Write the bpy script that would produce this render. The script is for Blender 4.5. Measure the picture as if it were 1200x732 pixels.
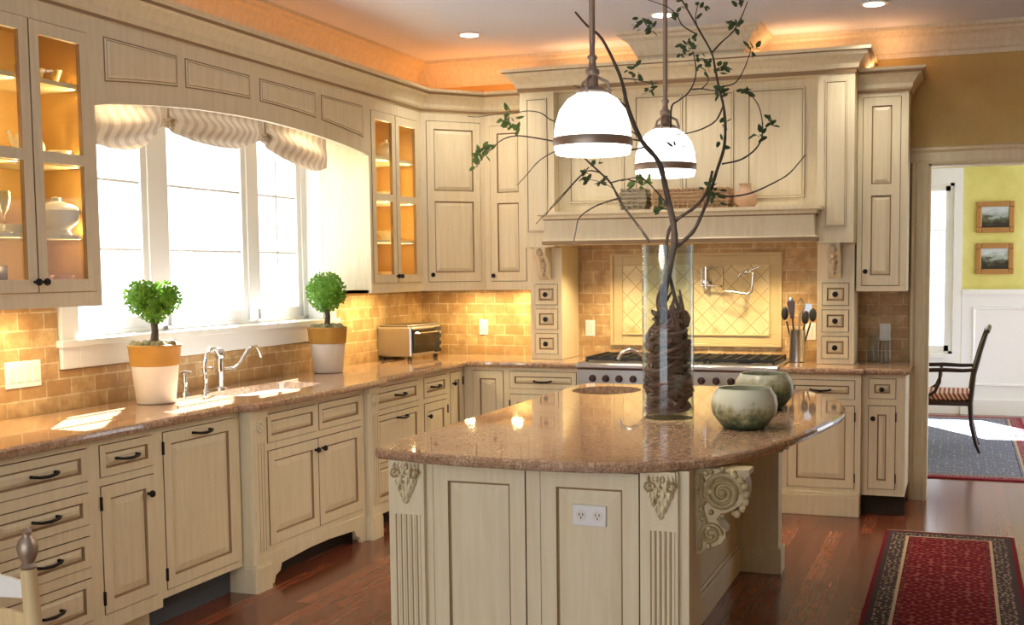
import bpy, bmesh, math, random
from mathutils import Vector, Matrix
random.seed(7)
PI = math.pi
for o in list(bpy.data.objects): bpy.data.objects.remove(o)
S = bpy.context.scene
COL = S.collection

# ------------------------------------------------------------------ camera
F, PX, PY = 1350.0, 662.755, 418.14
CX, CY, CZ, YAW, PIT, ROL = 3.85543, -7.87642, 1.53499, -0.33086, -0.07528, -0.00846
cam = bpy.data.cameras.new('camera'); camo = bpy.data.objects.new('camera', cam); COL.objects.link(camo)
fw = Vector((math.sin(YAW)*math.cos(PIT), math.cos(YAW)*math.cos(PIT), math.sin(PIT)))
rt = Vector((math.cos(YAW), -math.sin(YAW), 0)); up = rt.cross(fw)
r2 = rt*math.cos(ROL)+up*math.sin(ROL); u2 = up*math.cos(ROL)-rt*math.sin(ROL)
M = Matrix((r2, u2, -fw)).transposed().to_4x4(); M.translation = Vector((CX, CY, CZ))
camo.matrix_world = M
cam.sensor_fit = 'HORIZONTAL'; cam.sensor_width = 36; cam.lens = F/1200*36
cam.shift_x = (600-PX)/1200; cam.shift_y = (PY-366)/1200
cam.clip_start = .05; cam.clip_end = 200
S.camera = camo

def at(u, v, y):
    "point on the plane y=const seen at picture point (u, v)"
    d = fw + r2*((u-PX)/F) - u2*((v-PY)/F)
    t = (y-CY)/d.y
    return Vector((CX, CY, CZ)) + d*t

# ------------------------------------------------------------------ world, sun, exposure
S.view_settings.view_transform = 'Standard'
S.view_settings.look = 'None'
S.view_settings.gamma = 1
S.view_settings.use_curve_mapping = False
S.view_settings.exposure = 0.55
w = bpy.data.worlds.new('sky'); S.world = w; w.use_nodes = True
bg = w.node_tree.nodes['Background']; bg.inputs[0].default_value = (.90, .95, 1.0, 1); bg.inputs[1].default_value = 2.2
sun = bpy.data.lights.new('sun', 'SUN'); suno = bpy.data.objects.new('sun', sun); COL.objects.link(suno)
sun.energy = 46; sun.angle = math.radians(.6); sun.color = (1, .98, .97)
suno.rotation_euler = Vector((.55, -.85, -1.0)).to_track_quat('-Z', 'Y').to_euler()
suno.location = (-3, 3, 6)

def area(name, loc, direc, sx, sy, e, col):
    l = bpy.data.lights.new(name, 'AREA'); l.shape = 'RECTANGLE'; l.size = sx; l.size_y = sy; l.energy = e; l.color = col
    o = bpy.data.objects.new(name, l); COL.objects.link(o); o.location = loc
    o.rotation_euler = Vector(direc).to_track_quat('-Z', 'Y').to_euler(); return o
def point(name, loc, e, col, r=.03):
    l = bpy.data.lights.new(name, 'POINT'); l.energy = e; l.color = col; l.shadow_soft_size = r
    o = bpy.data.objects.new(name, l); COL.objects.link(o); o.location = loc; return o
def spot(name, loc, e, col, ang=110, r=.04, direc=(0, 0, -1)):
    l = bpy.data.lights.new(name, 'SPOT'); l.energy = e; l.color = col; l.shadow_soft_size = r; l.spot_size = math.radians(ang); l.spot_blend = .7
    o = bpy.data.objects.new(name, l); COL.objects.link(o); o.location = loc
    o.rotation_euler = Vector(direc).to_track_quat('-Z', 'Y').to_euler(); return o

# ------------------------------------------------------------------ materials
def srgb(r, g, b):
    f = lambda c: (c/255/12.92 if c/255 <= .04045 else ((c/255+.055)/1.055)**2.4)
    return (f(r), f(g), f(b), 1)
class NT:
    def __init__(s, name):
        s.m = bpy.data.materials.new(name); s.m.use_nodes = True; s.t = s.m.node_tree; s.n = s.t.nodes
        s.b = s.n['Principled BSDF']; s.out = s.n['Material Output']
    def add(s, typ, **k):
        x = s.n.new(typ)
        for a, b in k.items(): setattr(x, a, b)
        return x
    def link(s, a, b): s.t.links.new(a, b)
    def coord(s, scale=(1, 1, 1), swz=None, out='Object'):
        tc = s.add('ShaderNodeTexCoord'); o = tc.outputs[out]
        if swz:
            sp = s.add('ShaderNodeSeparateXYZ'); s.link(o, sp.inputs[0]); cb = s.add('ShaderNodeCombineXYZ')
            for i, c in enumerate(swz): s.link(sp.outputs['XYZ'.index(c)], cb.inputs[i])
            o = cb.outputs[0]
        mp = s.add('ShaderNodeMapping'); mp.inputs['Scale'].default_value = scale; s.link(o, mp.inputs[0]); return mp.outputs[0]
    def noise(s, vec, scale, detail=4, rough=.55):
        n = s.add('ShaderNodeTexNoise'); n.inputs['Scale'].default_value = scale; n.inputs['Detail'].default_value = detail
        n.inputs['Roughness'].default_value = rough; s.link(vec, n.inputs['Vector']); return n.outputs['Fac']
    def ramp(s, fac, stops):
        r = s.add('ShaderNodeValToRGB'); e = r.color_ramp.elements
        while len(e) < len(stops): e.new(.5)
        for q, (p, c) in zip(e, stops): q.position = p; q.color = c
        s.link(fac, r.inputs[0]); return r.outputs[0]
    def mix(s, fac, a, b, mode='MIX'):
        x = s.add('ShaderNodeMix', data_type='RGBA', blend_type=mode)
        for v, k in ((fac, 0), (a, 6), (b, 7)):
            if isinstance(v, (int, float, tuple)): x.inputs[k].default_value = v
            else: s.link(v, x.inputs[k])
        return x.outputs[2]
    def math(s, op, a, b=0.0, c=0.0):
        x = s.add('ShaderNodeMath', operation=op)
        for i, v in enumerate((a, b, c)):
            if isinstance(v, (int, float)): x.inputs[i].default_value = v
            else: s.link(v, x.inputs[i])
        return x.outputs[0]
    def bump(s, h, strength=.2, dist=.002):
        b = s.add('ShaderNodeBump'); b.inputs['Strength'].default_value = strength; b.inputs['Distance'].default_value = dist
        s.link(h, b.inputs['Height']); s.link(b.outputs[0], s.b.inputs['Normal'])
    def set(s, col=None, rough=None, metal=None, spec=None, coat=None):
        if col is not None:
            if isinstance(col, tuple): s.b.inputs['Base Color'].default_value = col
            else: s.link(col, s.b.inputs['Base Color'])
        if rough is not None: s.b.inputs['Roughness'].default_value = rough
        if metal is not None: s.b.inputs['Metallic'].default_value = metal
        if spec is not None: s.b.inputs['Specular IOR Level'].default_value = spec
        if coat is not None: s.b.inputs['Coat Weight'].default_value = coat; s.b.inputs['Coat Roughness'].default_value = .05
        return s.m
def flat(name, col, rough=.5, metal=0, spec=None, var=.06, scale=8):
    t = NT(name); v = t.coord(); n = t.noise(v, scale)
    d = tuple(max(0, c*(1-var*2)) for c in col[:3])+(1,)
    return t.set(t.mix(n, d, col), rough, metal, spec)
def paint(name, col, dark):
    t = NT(name); v = t.coord((14, 14, 1.2)); n = t.noise(v, 3, 5); v2 = t.coord(); n2 = t.noise(v2, 2.5, 3)
    c = t.mix(t.ramp(n, [(.35, (0, 0, 0, 1)), (.75, (1, 1, 1, 1))]), col, dark)
    c = t.mix(t.math('MULTIPLY', n2, .25), c, dark)
    t.bump(n, .12, .001)
    return t.set(c, .42, spec=.4)
def emis(name, col, st):
    t = NT(name); t.b.inputs['Emission Color'].default_value = col; t.b.inputs['Emission Strength'].default_value = st
    return t.set(col, .4)
m_paint = paint('antique cream paint', srgb(240, 228, 194), srgb(228, 212, 174))
m_glaze = flat('brown glaze', srgb(158, 128, 90), .6)
m_in = flat('cabinet interior wood', srgb(208, 168, 100), .55)
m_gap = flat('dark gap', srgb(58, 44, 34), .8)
m_gold = flat('antique gold glaze', srgb(196, 170, 116), .5, var=.3, scale=60)
m_corb = flat('cream and gold carving', srgb(218, 198, 150), .5, var=.25, scale=45)
m_iron = flat('oil rubbed iron', srgb(34, 30, 28), .38, .6)
m_white = flat('white paint', srgb(240, 240, 236), .4, var=.02)
m_steel = flat('brushed steel', srgb(190, 190, 192), .28, 1.0)
m_chrome = flat('polished nickel', srgb(225, 225, 225), .12, 1.0, var=.02)
m_nickel = flat('pewter nickel', srgb(176, 158, 142), .42, .7)
m_black = flat('black cast iron', srgb(26, 26, 28), .5)
m_blackglass = flat('black glass', srgb(18, 18, 22), .08)
m_ceil = flat('ceiling paint', srgb(228, 234, 252), .8, var=.02)
m_crown = paint('crown paint', srgb(236, 226, 204), srgb(220, 206, 176))
def granite():
    t = NT('pink brown granite'); v = t.coord()
    a = t.noise(v, 38, 6, .75); b = t.noise(v, 150, 3, .6); c = t.noise(v, 4, 3)
    vo = t.add('ShaderNodeTexVoronoi'); vo.inputs['Scale'].default_value = 150; t.link(v, vo.inputs['Vector'])
    c1 = t.ramp(a, [(.36, srgb(96, 68, 54)), (.45, srgb(178, 144, 112)), (.55, srgb(212, 178, 140)), (.68, srgb(234, 214, 182))])
    c2 = t.mix(t.ramp(b, [(.40, (0, 0, 0, 1)), (.62, (1, 1, 1, 1))]), srgb(150, 118, 96), c1)
    c3 = t.mix(t.ramp(vo.outputs['Distance'], [(.1, (.8, .8, .8, 1)), (.3, (0, 0, 0, 1))]), c2, srgb(208, 178, 146))
    c4 = t.mix(t.ramp(c, [(.4, (0, 0, 0, 1)), (.7, (.3, .3, .3, 1))]), c3, srgb(176, 138, 112))
    return t.set(c4, .045, spec=.9)
m_granite = granite()
def wood_floor():
    t = NT('red brown oak floor'); v = t.coord(swz='YXZ')
    br = t.add('ShaderNodeTexBrick'); br.offset = .37; t.link(v, br.inputs['Vector'])
    for k, x in (('Scale', 1), ('Mortar Size', .0018), ('Brick Width', 1.1), ('Row Height', .085), ('Bias', 0)): br.inputs[k].default_value = x
    br.inputs['Color1'].default_value = srgb(170, 98, 64); br.inputs['Color2'].default_value = srgb(118, 64, 44); br.inputs['Mortar'].default_value = srgb(45, 22, 14)
    g = t.noise(t.coord((26, 1.6, 1)), 4, 5, .6)
    c = t.mix(t.ramp(g, [(.30, (.65, .65, .65, 1)), (.75, (0, 0, 0, 1))]), br.outputs['Color'], srgb(84, 42, 28))
    return t.set(c, .2, spec=.6)
m_floor = wood_floor()
def tile(name, swz, c1, c2, mortar, w_=.152, h_=.076):
    t = NT(name); v = t.coord(swz=swz)
    br = t.add('ShaderNodeTexBrick'); t.link(v, br.inputs['Vector'])
    for k, x in (('Scale', 1), ('Mortar Size', .0045), ('Mortar Smooth', .3), ('Brick Width', w_), ('Row Height', h_), ('Bias', 0)): br.inputs[k].default_value = x
    br.inputs['Color1'].default_value = c1; br.inputs['Color2'].default_value = c2; br.inputs['Mortar'].default_value = mortar
    n = t.noise(t.coord(), 10, 6, .7)
    c = t.mix(t.ramp(n, [(.38, (.8, .8, .8, 1)), (.62, (0, 0, 0, 1))]), br.outputs['Color'], srgb(160, 122, 74))
    t.bump(t.math('SUBTRACT', 1, br.outputs['Fac']), .5, .004)
    return t.set(c, .5)
tc1, tc2, tcm = srgb(214, 184, 132), srgb(182, 144, 92), srgb(226, 208, 166)
m_tileL = tile('tumbled tile (side wall)', 'YZX', tc1, tc2, tcm)
m_tileB = tile('tumbled tile (back wall)', 'XZY', tc1, tc2, tcm)
def diamond():
    t = NT('diamond tile'); tc = t.coord(swz='XZY'); sp = t.add('ShaderNodeSeparateXYZ'); t.link(tc, sp.inputs[0])
    k = 1/.135
    a = t.math('ADD', sp.outputs[0], sp.outputs[1]); b = t.math('SUBTRACT', sp.outputs[0], sp.outputs[1])
    fa = t.math('FRACT', t.math('MULTIPLY', a, k)); fb = t.math('FRACT', t.math('MULTIPLY', b, k))
    e = t.math('MINIMUM', t.math('ABSOLUTE', t.math('SUBTRACT', fa, .5)), 1)
    f_ = t.math('ABSOLUTE', t.math('SUBTRACT', fb, .5))
    mx = t.math('MAXIMUM', e, f_); line = t.math('GREATER_THAN', mx, .47)
    n = t.noise(t.coord(), 5, 4)
    base = t.ramp(n, [(.35, srgb(214, 192, 140)), (.55, srgb(228, 210, 164)), (.7, srgb(200, 166, 108))])
    return t.set(t.mix(line, base, srgb(186, 158, 108)), .5)
m_diam = diamond()
def fauxwall():
    t = NT('ochre faux plaster'); v = t.coord(); a = t.noise(v, 1.6, 5, .6); b = t.noise(v, 7, 4)
    c = t.ramp(a, [(.3, srgb(196, 156, 92)), (.5, srgb(212, 182, 112)), (.7, srgb(222, 198, 136))])
    return t.set(t.mix(t.math('MULTIPLY', b, .35), c, srgb(196, 160, 98)), .75)
m_faux = fauxwall()
m_orange = m_faux
def yellow():
    t = NT('yellow faux wall'); v = t.coord(); a = t.noise(v, 2.2, 5, .6)
    return t.set(t.ramp(a, [(.3, srgb(206, 196, 104)), (.55, srgb(222, 214, 128)), (.75, srgb(232, 228, 160))]), .7)
m_yellow = yellow()
def thinglass(name, tint=(1, 1, 1, 1), mx=1.0, lo=.02):
    t = NT(name); tr = t.add('ShaderNodeBsdfTransparent'); tr.inputs[0].default_value = tint
    gl = t.add('ShaderNodeBsdfGlossy'); gl.inputs['Roughness'].default_value = .02
    geo = t.add('ShaderNodeNewGeometry'); dt = t.add('ShaderNodeVectorMath', operation='DOT_PRODUCT'); t.link(geo.outputs['Incoming'], dt.inputs[0]); t.link(geo.outputs['Normal'], dt.inputs[1])
    gz = t.math('POWER', t.math('SUBTRACT', 1, t.math('MINIMUM', t.math('ABSOLUTE', dt.outputs['Value']), 1)), 5)
    fac = t.math('MULTIPLY', t.math('ADD', t.math('MULTIPLY', gz, .9), .04), mx)
    # both faces of a sheet reflect alike
    ms = t.add('ShaderNodeMixShader'); t.link(t.math('MINIMUM', fac, .9), ms.inputs[0]); t.link(tr.outputs[0], ms.inputs[1]); t.link(gl.outputs[0], ms.inputs[2])
    t.link(ms.outputs[0], t.out.inputs[0]); return t.m
m_glass = thinglass('window glass', (.98, .99, 1, 1))
m_seed = thinglass('cabinet glass', (.96, .97, .95, 1), .4)
m_vase = thinglass('vase glass', (.90, .95, .96, 1), 1.3)
def fabric():
    t = NT('striped taupe shade fabric'); v = t.coord(); sp = t.add('ShaderNodeSeparateXYZ'); t.link(v, sp.inputs[0])
    wv = t.math('SINE', t.math('MULTIPLY', sp.outputs[1], 90)); st = t.math('GREATER_THAN', wv, .1)
    n = t.noise(v, 40, 3)
    c = t.mix(st, srgb(214, 200, 178), srgb(190, 172, 150)); c = t.mix(t.math('MULTIPLY', n, .3), c, srgb(150, 130, 120))
    t.set(c, .85); tl = t.add('ShaderNodeBsdfTranslucent'); t.link(c, tl.inputs[0])
    ms = t.add('ShaderNodeMixShader'); ms.inputs[0].default_value = .3; t.link(t.b.outputs[0], ms.inputs[1]); t.link(tl.outputs[0], ms.inputs[2]); t.link(ms.outputs[0], t.out.inputs[0])
    return t.m
m_fabric = fabric()
def leafm(name, a, b):
    t = NT(name); n = t.noise(t.coord(), 30, 3); c = t.mix(n, a, b); t.set(c, .55)
    tl = t.add('ShaderNodeBsdfTranslucent'); t.link(c, tl.inputs[0]); ms = t.add('ShaderNodeMixShader'); ms.inputs[0].default_value = .35
    t.link(t.b.outputs[0], ms.inputs[1]); t.link(tl.outputs[0], ms.inputs[2]); t.link(ms.outputs[0], t.out.inputs[0]); return t.m
m_leaf = leafm('boxwood leaves', srgb(84, 130, 30), srgb(128, 178, 52))
m_leaf2 = leafm('branch leaves', srgb(46, 66, 40), srgb(84, 108, 66))
m_leaf3 = leafm('fresh leaves', srgb(96, 128, 66), srgb(140, 166, 96))
m_bark = flat('grey brown bark', srgb(92, 78, 68), .8, var=.3, scale=40)
m_vine = flat('dark red brown vine', srgb(136, 96, 86), .5, var=.4, scale=25)
m_moss = flat('dry moss', srgb(170, 160, 120), .95, var=.3, scale=60)
m_terra = flat('ochre terracotta', srgb(204, 150, 62), .6, var=.2, scale=14)
m_potw = flat('whitewashed clay', srgb(232, 222, 206), .7, var=.08, scale=12)
def bowlm(nm, k):
    t = NT(nm); v = t.coord(); sp = t.add('ShaderNodeSeparateXYZ'); t.link(v, sp.inputs[0])
    n = t.noise(v, 26, 5, .7)
    h = t.math('MULTIPLY', t.math('ADD', t.math('MULTIPLY', sp.outputs[2], 6), t.math('MULTIPLY', n, 1.3)), k)
    c = t.ramp(h, [(.42, srgb(46, 62, 50)), (.60, srgb(82, 98, 70)), (.76, srgb(156, 156, 116)), (.92, srgb(200, 202, 180))])  # mottled glaze; paler towards the rim, reflected light put into the colour
    return t.set(c, .3)
m_bowl = bowlm('aged green glaze with painted sheen', .74); m_bowl2 = bowlm('dark olive glaze', .58)
m_porc = flat('white porcelain', srgb(240, 234, 222), .2, var=.03)
m_rose = flat('blush porcelain', srgb(222, 180, 160), .25)
m_opal = emis('lit opal glass', (1, .985, .95, 1), 2.4)
m_bulb = emis('lit lamp', (1, .93, .8, 1), 8)
m_dwood = flat('dark mahogany', srgb(52, 28, 22), .3)
def stripes():
    t = NT('striped seat cloth'); sp = t.add('ShaderNodeSeparateXYZ'); t.link(t.coord(), sp.inputs[0])
    f_ = t.math('FRACT', t.math('MULTIPLY', t.math('ADD', sp.outputs[0], t.math('MULTIPLY', sp.outputs[2], .6)), 28)); g = t.math('GREATER_THAN', f_, .5)
    return t.set(t.mix(g, srgb(150, 50, 44), srgb(214, 190, 160)), .8)
m_stripe = stripes()
def rug(name, hx, hy, field1, field2, bcol, bcol2, edge):
    t = NT(name); v = t.coord(); sp = t.add('ShaderNodeSeparateXYZ'); t.link(v, sp.inputs[0])
    dx = t.math('SUBTRACT', hx, t.math('ABSOLUTE', sp.outputs[0])); dy = t.math('SUBTRACT', hy, t.math('ABSOLUTE', sp.outputs[1]))
    d = t.math('MINIMUM', dx, dy)
    vo = t.add('ShaderNodeTexVoronoi'); vo.inputs['Scale'].default_value = 17; vo.inputs['Randomness'].default_value = .35; t.link(v, vo.inputs['Vector'])
    vo2 = t.add('ShaderNodeTexVoronoi'); vo2.inputs['Scale'].default_value = 42; vo2.inputs['Randomness'].default_value = .6; t.link(v, vo2.inputs['Vector'])
    n = t.noise(v, 60, 4)
    fm = t.ramp(vo.outputs['Distance'], [(.10, (1, 1, 1, 1)), (.24, (0, 0, 0, 1)), (.48, (0, 0, 0, 1)), (.6, (.8, .8, .8, 1))])
    fcol = t.mix(fm, field1, field2)
    bm = t.ramp(vo2.outputs['Distance'], [(.15, (1, 1, 1, 1)), (.4, (0, 0, 0, 1))])
    bc = t.mix(bm, bcol, bcol2)
    def band(lo, hi): return t.math('MULTIPLY', t.math('GREATER_THAN', d, lo), t.math('LESS_THAN', d, hi))
    c = t.mix(band(.02, .045), fcol, bcol); c = t.mix(band(.045, .12), c, bc); c = t.mix(band(.12, .135), c, srgb(206, 186, 150)); c = t.mix(t.math('LESS_THAN', d, .02), c, edge)
    c = t.mix(band(.150, .157), c, srgb(90, 60, 50))
    c = t.mix(t.math('MULTIPLY', n, .35), c, srgb(60, 20, 20))
    return t.set(c, .95, spec=.1)

# ------------------------------------------------------------------ mesh helper
class MB:
    def __init__(s): s.v = []; s.f = []; s.m = []
    def quad(s, a, b, c, d, m=0):
        i = len(s.v); s.v += [a, b, c, d]; s.f.append((i, i+1, i+2, i+3)); s.m.append(m)
    def face(s, pts, m=0):
        i = len(s.v); s.v += list(pts); s.f.append(tuple(range(i, i+len(pts)))); s.m.append(m)
    def box(s, x0, x1, y0, y1, z0, z1, m=0):
        i = len(s.v)
        s.v += [(x, y, z) for z in (z0, z1) for y in (y0, y1) for x in (x0, x1)]
        for q in ((0, 2, 3, 1), (4, 5, 7, 6), (0, 1, 5, 4), (2, 6, 7, 3), (0, 4, 6, 2), (1, 3, 7, 5)):
            s.f.append(tuple(i+k for k in q)); s.m.append(m)
        return s
    def prism(s, poly, axis, a, b, m=0, mside=None, inset=0):
        "poly: 2-D points; axis x: (y,z), y: (x,z), z: (x,y); from a to b; inset shrinks the b end"
        def P(p, t): return {'x': (t, p[0], p[1]), 'y': (p[0], t, p[1]), 'z': (p[0], p[1], t)}[axis]
        n = len(poly); q = offset(poly, inset) if inset else poly
        i = len(s.v); s.v += [P(p, a) for p in poly]+[P(p, b) for p in q]
        s.f.append(tuple(i+k for k in range(n))); s.m.append(m); s.f.append(tuple(i+n+k for k in range(n))[::-1]); s.m.append(m)
        for k in range(n):
            l = (k+1) % n; s.f.append((i+k, i+n+k, i+n+l, i+l)); s.m.append(m if mside is None else mside)
        return s
    def lathe(s, prof, c=(0, 0, 0), seg=20, axis='z', m=0, sx=1, sy=1, cap=True):
        "prof: (r, h) pairs"
        i = len(s.v); n = len(prof)
        for r, h in prof:
            for k in range(seg):
                a = 2*PI*k/seg; x, y = r*math.cos(a)*sx, r*math.sin(a)*sy
                p = {'z': (x, y, h), 'y': (x, -h, y), 'x': (h, x, y)}[axis]      # axis y: h runs towards -y
                s.v.append((p[0]+c[0], p[1]+c[1], p[2]+c[2]))
        for j in range(n-1):
            for k in range(seg):
                l = (k+1) % seg; s.f.append((i+j*seg+k, i+j*seg+l, i+(j+1)*seg+l, i+(j+1)*seg+k)); s.m.append(m)
        if cap and prof[0][0] > 1e-5: s.f.append(tuple(i+k for k in range(seg))[::-1]); s.m.append(m)
        if cap and prof[-1][0] > 1e-5: s.f.append(tuple(i+(n-1)*seg+k for k in range(seg))); s.m.append(m)
        return s
    def tube(s, pts, r, seg=8, m=0, cap=True):
        pts = [Vector(p) for p in pts]; n = len(pts)
        rs = r if isinstance(r, (list, tuple)) else [r]*n
        i = len(s.v); prev = None
        for j, p in enumerate(pts):
            t = (pts[min(j+1, n-1)]-pts[max(j-1, 0)]).normalized()
            if prev is None:
                a = t.orthogonal().normalized()
            else:
                a = (prev-t*prev.dot(t)); a = a.normalized() if a.length > 1e-6 else t.orthogonal().normalized()
            prev = a; b = t.cross(a)
            for k in range(seg):
                q = p+(a*math.cos(2*PI*k/seg)+b*math.sin(2*PI*k/seg))*rs[j]; s.v.append(tuple(q))
        for j in range(n-1):
            for k in range(seg):
                l = (k+1) % seg; s.f.append((i+j*seg+k, i+j*seg+l, i+(j+1)*seg+l, i+(j+1)*seg+k)); s.m.append(m)
        if cap:
            s.f.append(tuple(i+k for k in range(seg))[::-1]); s.m.append(m); s.f.append(tuple(i+(n-1)*seg+k for k in range(seg))); s.m.append(m)
        return s
    def ball(s, c, r, seg=12, rings=8, m=0, sz=1, sx=1, sy=1):
        prof = [(max(1e-6, r*math.sin(PI*k/rings)), -r*sz*math.cos(PI*k/rings)) for k in range(rings+1)]
        return s.lathe(prof, c, seg, 'z', m, sx, sy)
    def sweep(s, prof, path, m=0, mats=None, closed=False):
        "prof: (out, z) list; path: xy list; out is to the right of the path"
        pts = [Vector(p) for p in path]; n = len(pts); i = len(s.v); k = len(prof)
        for j, p in enumerate(pts):
            ds = []
            if j > 0 or closed: ds.append((p-pts[j-1]).normalized())
            if j < n-1 or closed: ds.append((pts[(j+1) % n]-p).normalized())
            ns = [Vector((d.y, -d.x)) for d in ds]
            if len(ns) == 2:
                b = (ns[0]+ns[1]); b = b/(1+ns[0].dot(ns[1]))
            else: b = ns[0]
            for o, z in prof: s.v.append((p.x+b.x*o, p.y+b.y*o, z))
        for j in range(n if closed else n-1):
            l = (j+1) % n
            for q in range(k-1):
                s.f.append((i+j*k+q, i+l*k+q, i+l*k+q+1, i+j*k+q+1)); s.m.append(mats[q] if mats else m)
        if not closed:
            s.f.append(tuple(i+q for q in range(k))); s.m.append(m); s.f.append(tuple(i+(n-1)*k+q for q in range(k))[::-1]); s.m.append(m)
        return s
    def build(s, name, mats, parent=None, smooth=False, loc=(0, 0, 0), rot=0, bevel=0, seg=2):
        if not isinstance(mats, (list, tuple)): mats = [mats]
        me = bpy.data.meshes.new(name); me.from_pydata([tuple(v) for v in s.v], [], s.f)
        for mm in mats: me.materials.append(mm)
        me.polygons.foreach_set('material_index', s.m)
        me.update()
        b = bmesh.new(); b.from_mesh(me)
        if smooth: bmesh.ops.remove_doubles(b, verts=b.verts, dist=1e-5)
        bmesh.ops.recalc_face_normals(b, faces=b.faces)
        b.to_mesh(me); b.free()
        if smooth:
            me.polygons.foreach_set('use_smooth', [True]*len(me.polygons))
            try: me.set_sharp_from_angle(angle=math.radians(50))
            except Exception: pass
        o = bpy.data.objects.new(name, me); COL.objects.link(o); o.location = loc; o.rotation_euler = (0, 0, rot)
        if parent: o.parent = parent
        if bevel:
            md = o.modifiers.new('bevel', 'BEVEL'); md.width = bevel; md.segments = seg; md.limit_method = 'ANGLE'
        return o

def offset(poly, d):
    "move a polygon's points inwards by d (either winding)"
    n = len(poly); A = sum(poly[i][0]*poly[(i+1) % n][1]-poly[(i+1) % n][0]*poly[i][1] for i in range(n)); sg = 1 if A > 0 else -1
    out = []
    for i in range(n):
        p = Vector(poly[i]); a = (p-Vector(poly[i-1])).normalized(); b = (Vector(poly[(i+1) % n])-p).normalized()
        na = Vector((-a.y, a.x))*sg; nb = Vector((-b.y, b.x))*sg
        t = (na+nb)/max(.2, 1+na.dot(nb)); q = p+t*d; out.append((q.x, q.y))
    return out

def tag(o, label=None, cat=None, group=None, kind=None):
    if label: o['label'] = label
    if cat: o['category'] = cat
    if group: o['group'] = group
    if kind: o['kind'] = kind
    return o
def thing(name, label, cat, loc=(0, 0, 0), rot=0, group=None):
    o = bpy.data.objects.new(name, None); COL.objects.link(o); o.location = loc; o.rotation_euler = (0, 0, rot); o.empty_display_size = .1
    return tag(o, label, cat, group)
def copy_tree(o, parent=None):
    c = o.copy(); COL.objects.link(c); c.parent = parent
    for ch in [x for x in bpy.data.objects if x.parent == o]: copy_tree(ch, c)
    return c

# ------------------------------------------------------------------ joinery (front faces local -y)
def cells(mb, x0, x1, z0, z1, holes, y0, y1, m=0, box=True):
    xs = sorted({x0, x1} | {min(max(h[k], x0), x1) for h in holes for k in (0, 1)}); zs = sorted({z0, z1} | {min(max(h[k], z0), z1) for h in holes for k in (2, 3)})
    for i in range(len(xs)-1):
        for j in range(len(zs)-1):
            cx, cz = (xs[i]+xs[i+1])/2, (zs[j]+zs[j+1])/2
            if any(h[0] < cx < h[1] and h[2] < cz < h[3] for h in holes): continue
            if box: mb.box(xs[i], xs[i+1], y0, y1, zs[j], zs[j+1], m)
            else: mb.quad((xs[i], y0, zs[j]), (xs[i+1], y0, zs[j]), (xs[i+1], y0, zs[j+1]), (xs[i], y0, zs[j+1]), m)
def rings(mb, x0, x1, z0, z1, prof):
    "prof: (inset, y, material of the ring that ends here)"
    R = lambda s_, y: [(x0+s_, y, z0+s_), (x1-s_, y, z0+s_), (x1-s_, y, z1-s_), (x0+s_, y, z1-s_)]
    for (s0, y0, _), (s1, y1, m) in zip(prof, prof[1:]):
        a, b = R(s0, y0), R(s1, y1)
        for k in range(4):
            l = (k+1) % 4; mb.quad(a[k], a[l], b[l], b[k], m)
    mb.quad(*R(prof[-1][0], prof[-1][1]), 0)
def leaf(name, parent, x0, x1, z0, z1, panels=None, s=.052, yf=-.003, thk=.02, glass=False, wide=.03, mats=None):
    "a door or drawer front: frame with raised panels (materials: paint, glaze)"
    mb = MB(); g = .0035
    x0 += g; x1 -= g; z0 += g; z1 -= g
    if panels is None: panels = [(x0+s, x1-s, z0+s, z1-s)]
    cells(mb, x0, x1, z0, z1, panels, yf, yf, 0, False)
    for a, b in (((x0, z0), (x1, z0)), ((x1, z0), (x1, z1)), ((x1, z1), (x0, z1)), ((x0, z1), (x0, z0))):
        mb.quad((a[0], yf, a[1]), (b[0], yf, b[1]), (b[0], yf+thk, b[1]), (a[0], yf+thk, a[1]), 1)
    mb.quad((x0, yf+thk, z0), (x1, yf+thk, z0), (x1, yf+thk, z1), (x0, yf+thk, z1), 0) if not glass else cells(mb, x0, x1, z0, z1, panels, yf+thk, yf+thk, 0, False)
    panes = []
    for p in panels:
        if glass:
            R = [(p[0], p[2]), (p[1], p[2]), (p[1], p[3]), (p[0], p[3])]
            for k in range(4):
                a, b = R[k], R[(k+1) % 4]; mb.quad((a[0], yf, a[1]), (b[0], yf, b[1]), (b[0], yf+thk, b[1]), (a[0], yf+thk, a[1]), 1 if k % 2 else 0)
            panes.append(p)
        else:
            w_ = min(wide, (p[1]-p[0])*.3, (p[3]-p[2])*.3)
            rings(mb, *p, [(0, yf, 0), (.003, yf+.008, 1), (.008, yf+.009, 1), (.008+w_, yf+.0015, 0)])
    o = mb.build(name, mats or [m_paint, m_glaze], parent)
    if glass:
        for p in panes:
            MB().box(p[0]-.004, p[1]+.004, yf+.012, yf+.015, p[2]-.004, p[3]+.004).build('glass_pane', m_seed, o)
    return o
def knob(parent, x, z, y=-.003, r=.016):
    return MB().lathe([(.006, 0), (.006, .012), (r*.8, .016), (r, .023), (r*.8, .030), (0.0001, .033)], (x, y, z), 12, 'y').build('knob', m_iron, parent, True)
def pull(parent, x, z, y=-.003, w_=.11):
    pts = [(x-w_/2, y, z), (x-w_/2, y-.02, z), (x-w_*.36, y-.028, z-.003), (x, y-.03, z-.006), (x+w_*.36, y-.028, z-.003), (x+w_/2, y-.02, z), (x+w_/2, y, z)]
    return MB().tube(pts, [.007, .006, .006, .007, .006, .006, .007], 8).build('handle', m_iron, parent, True)
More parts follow.
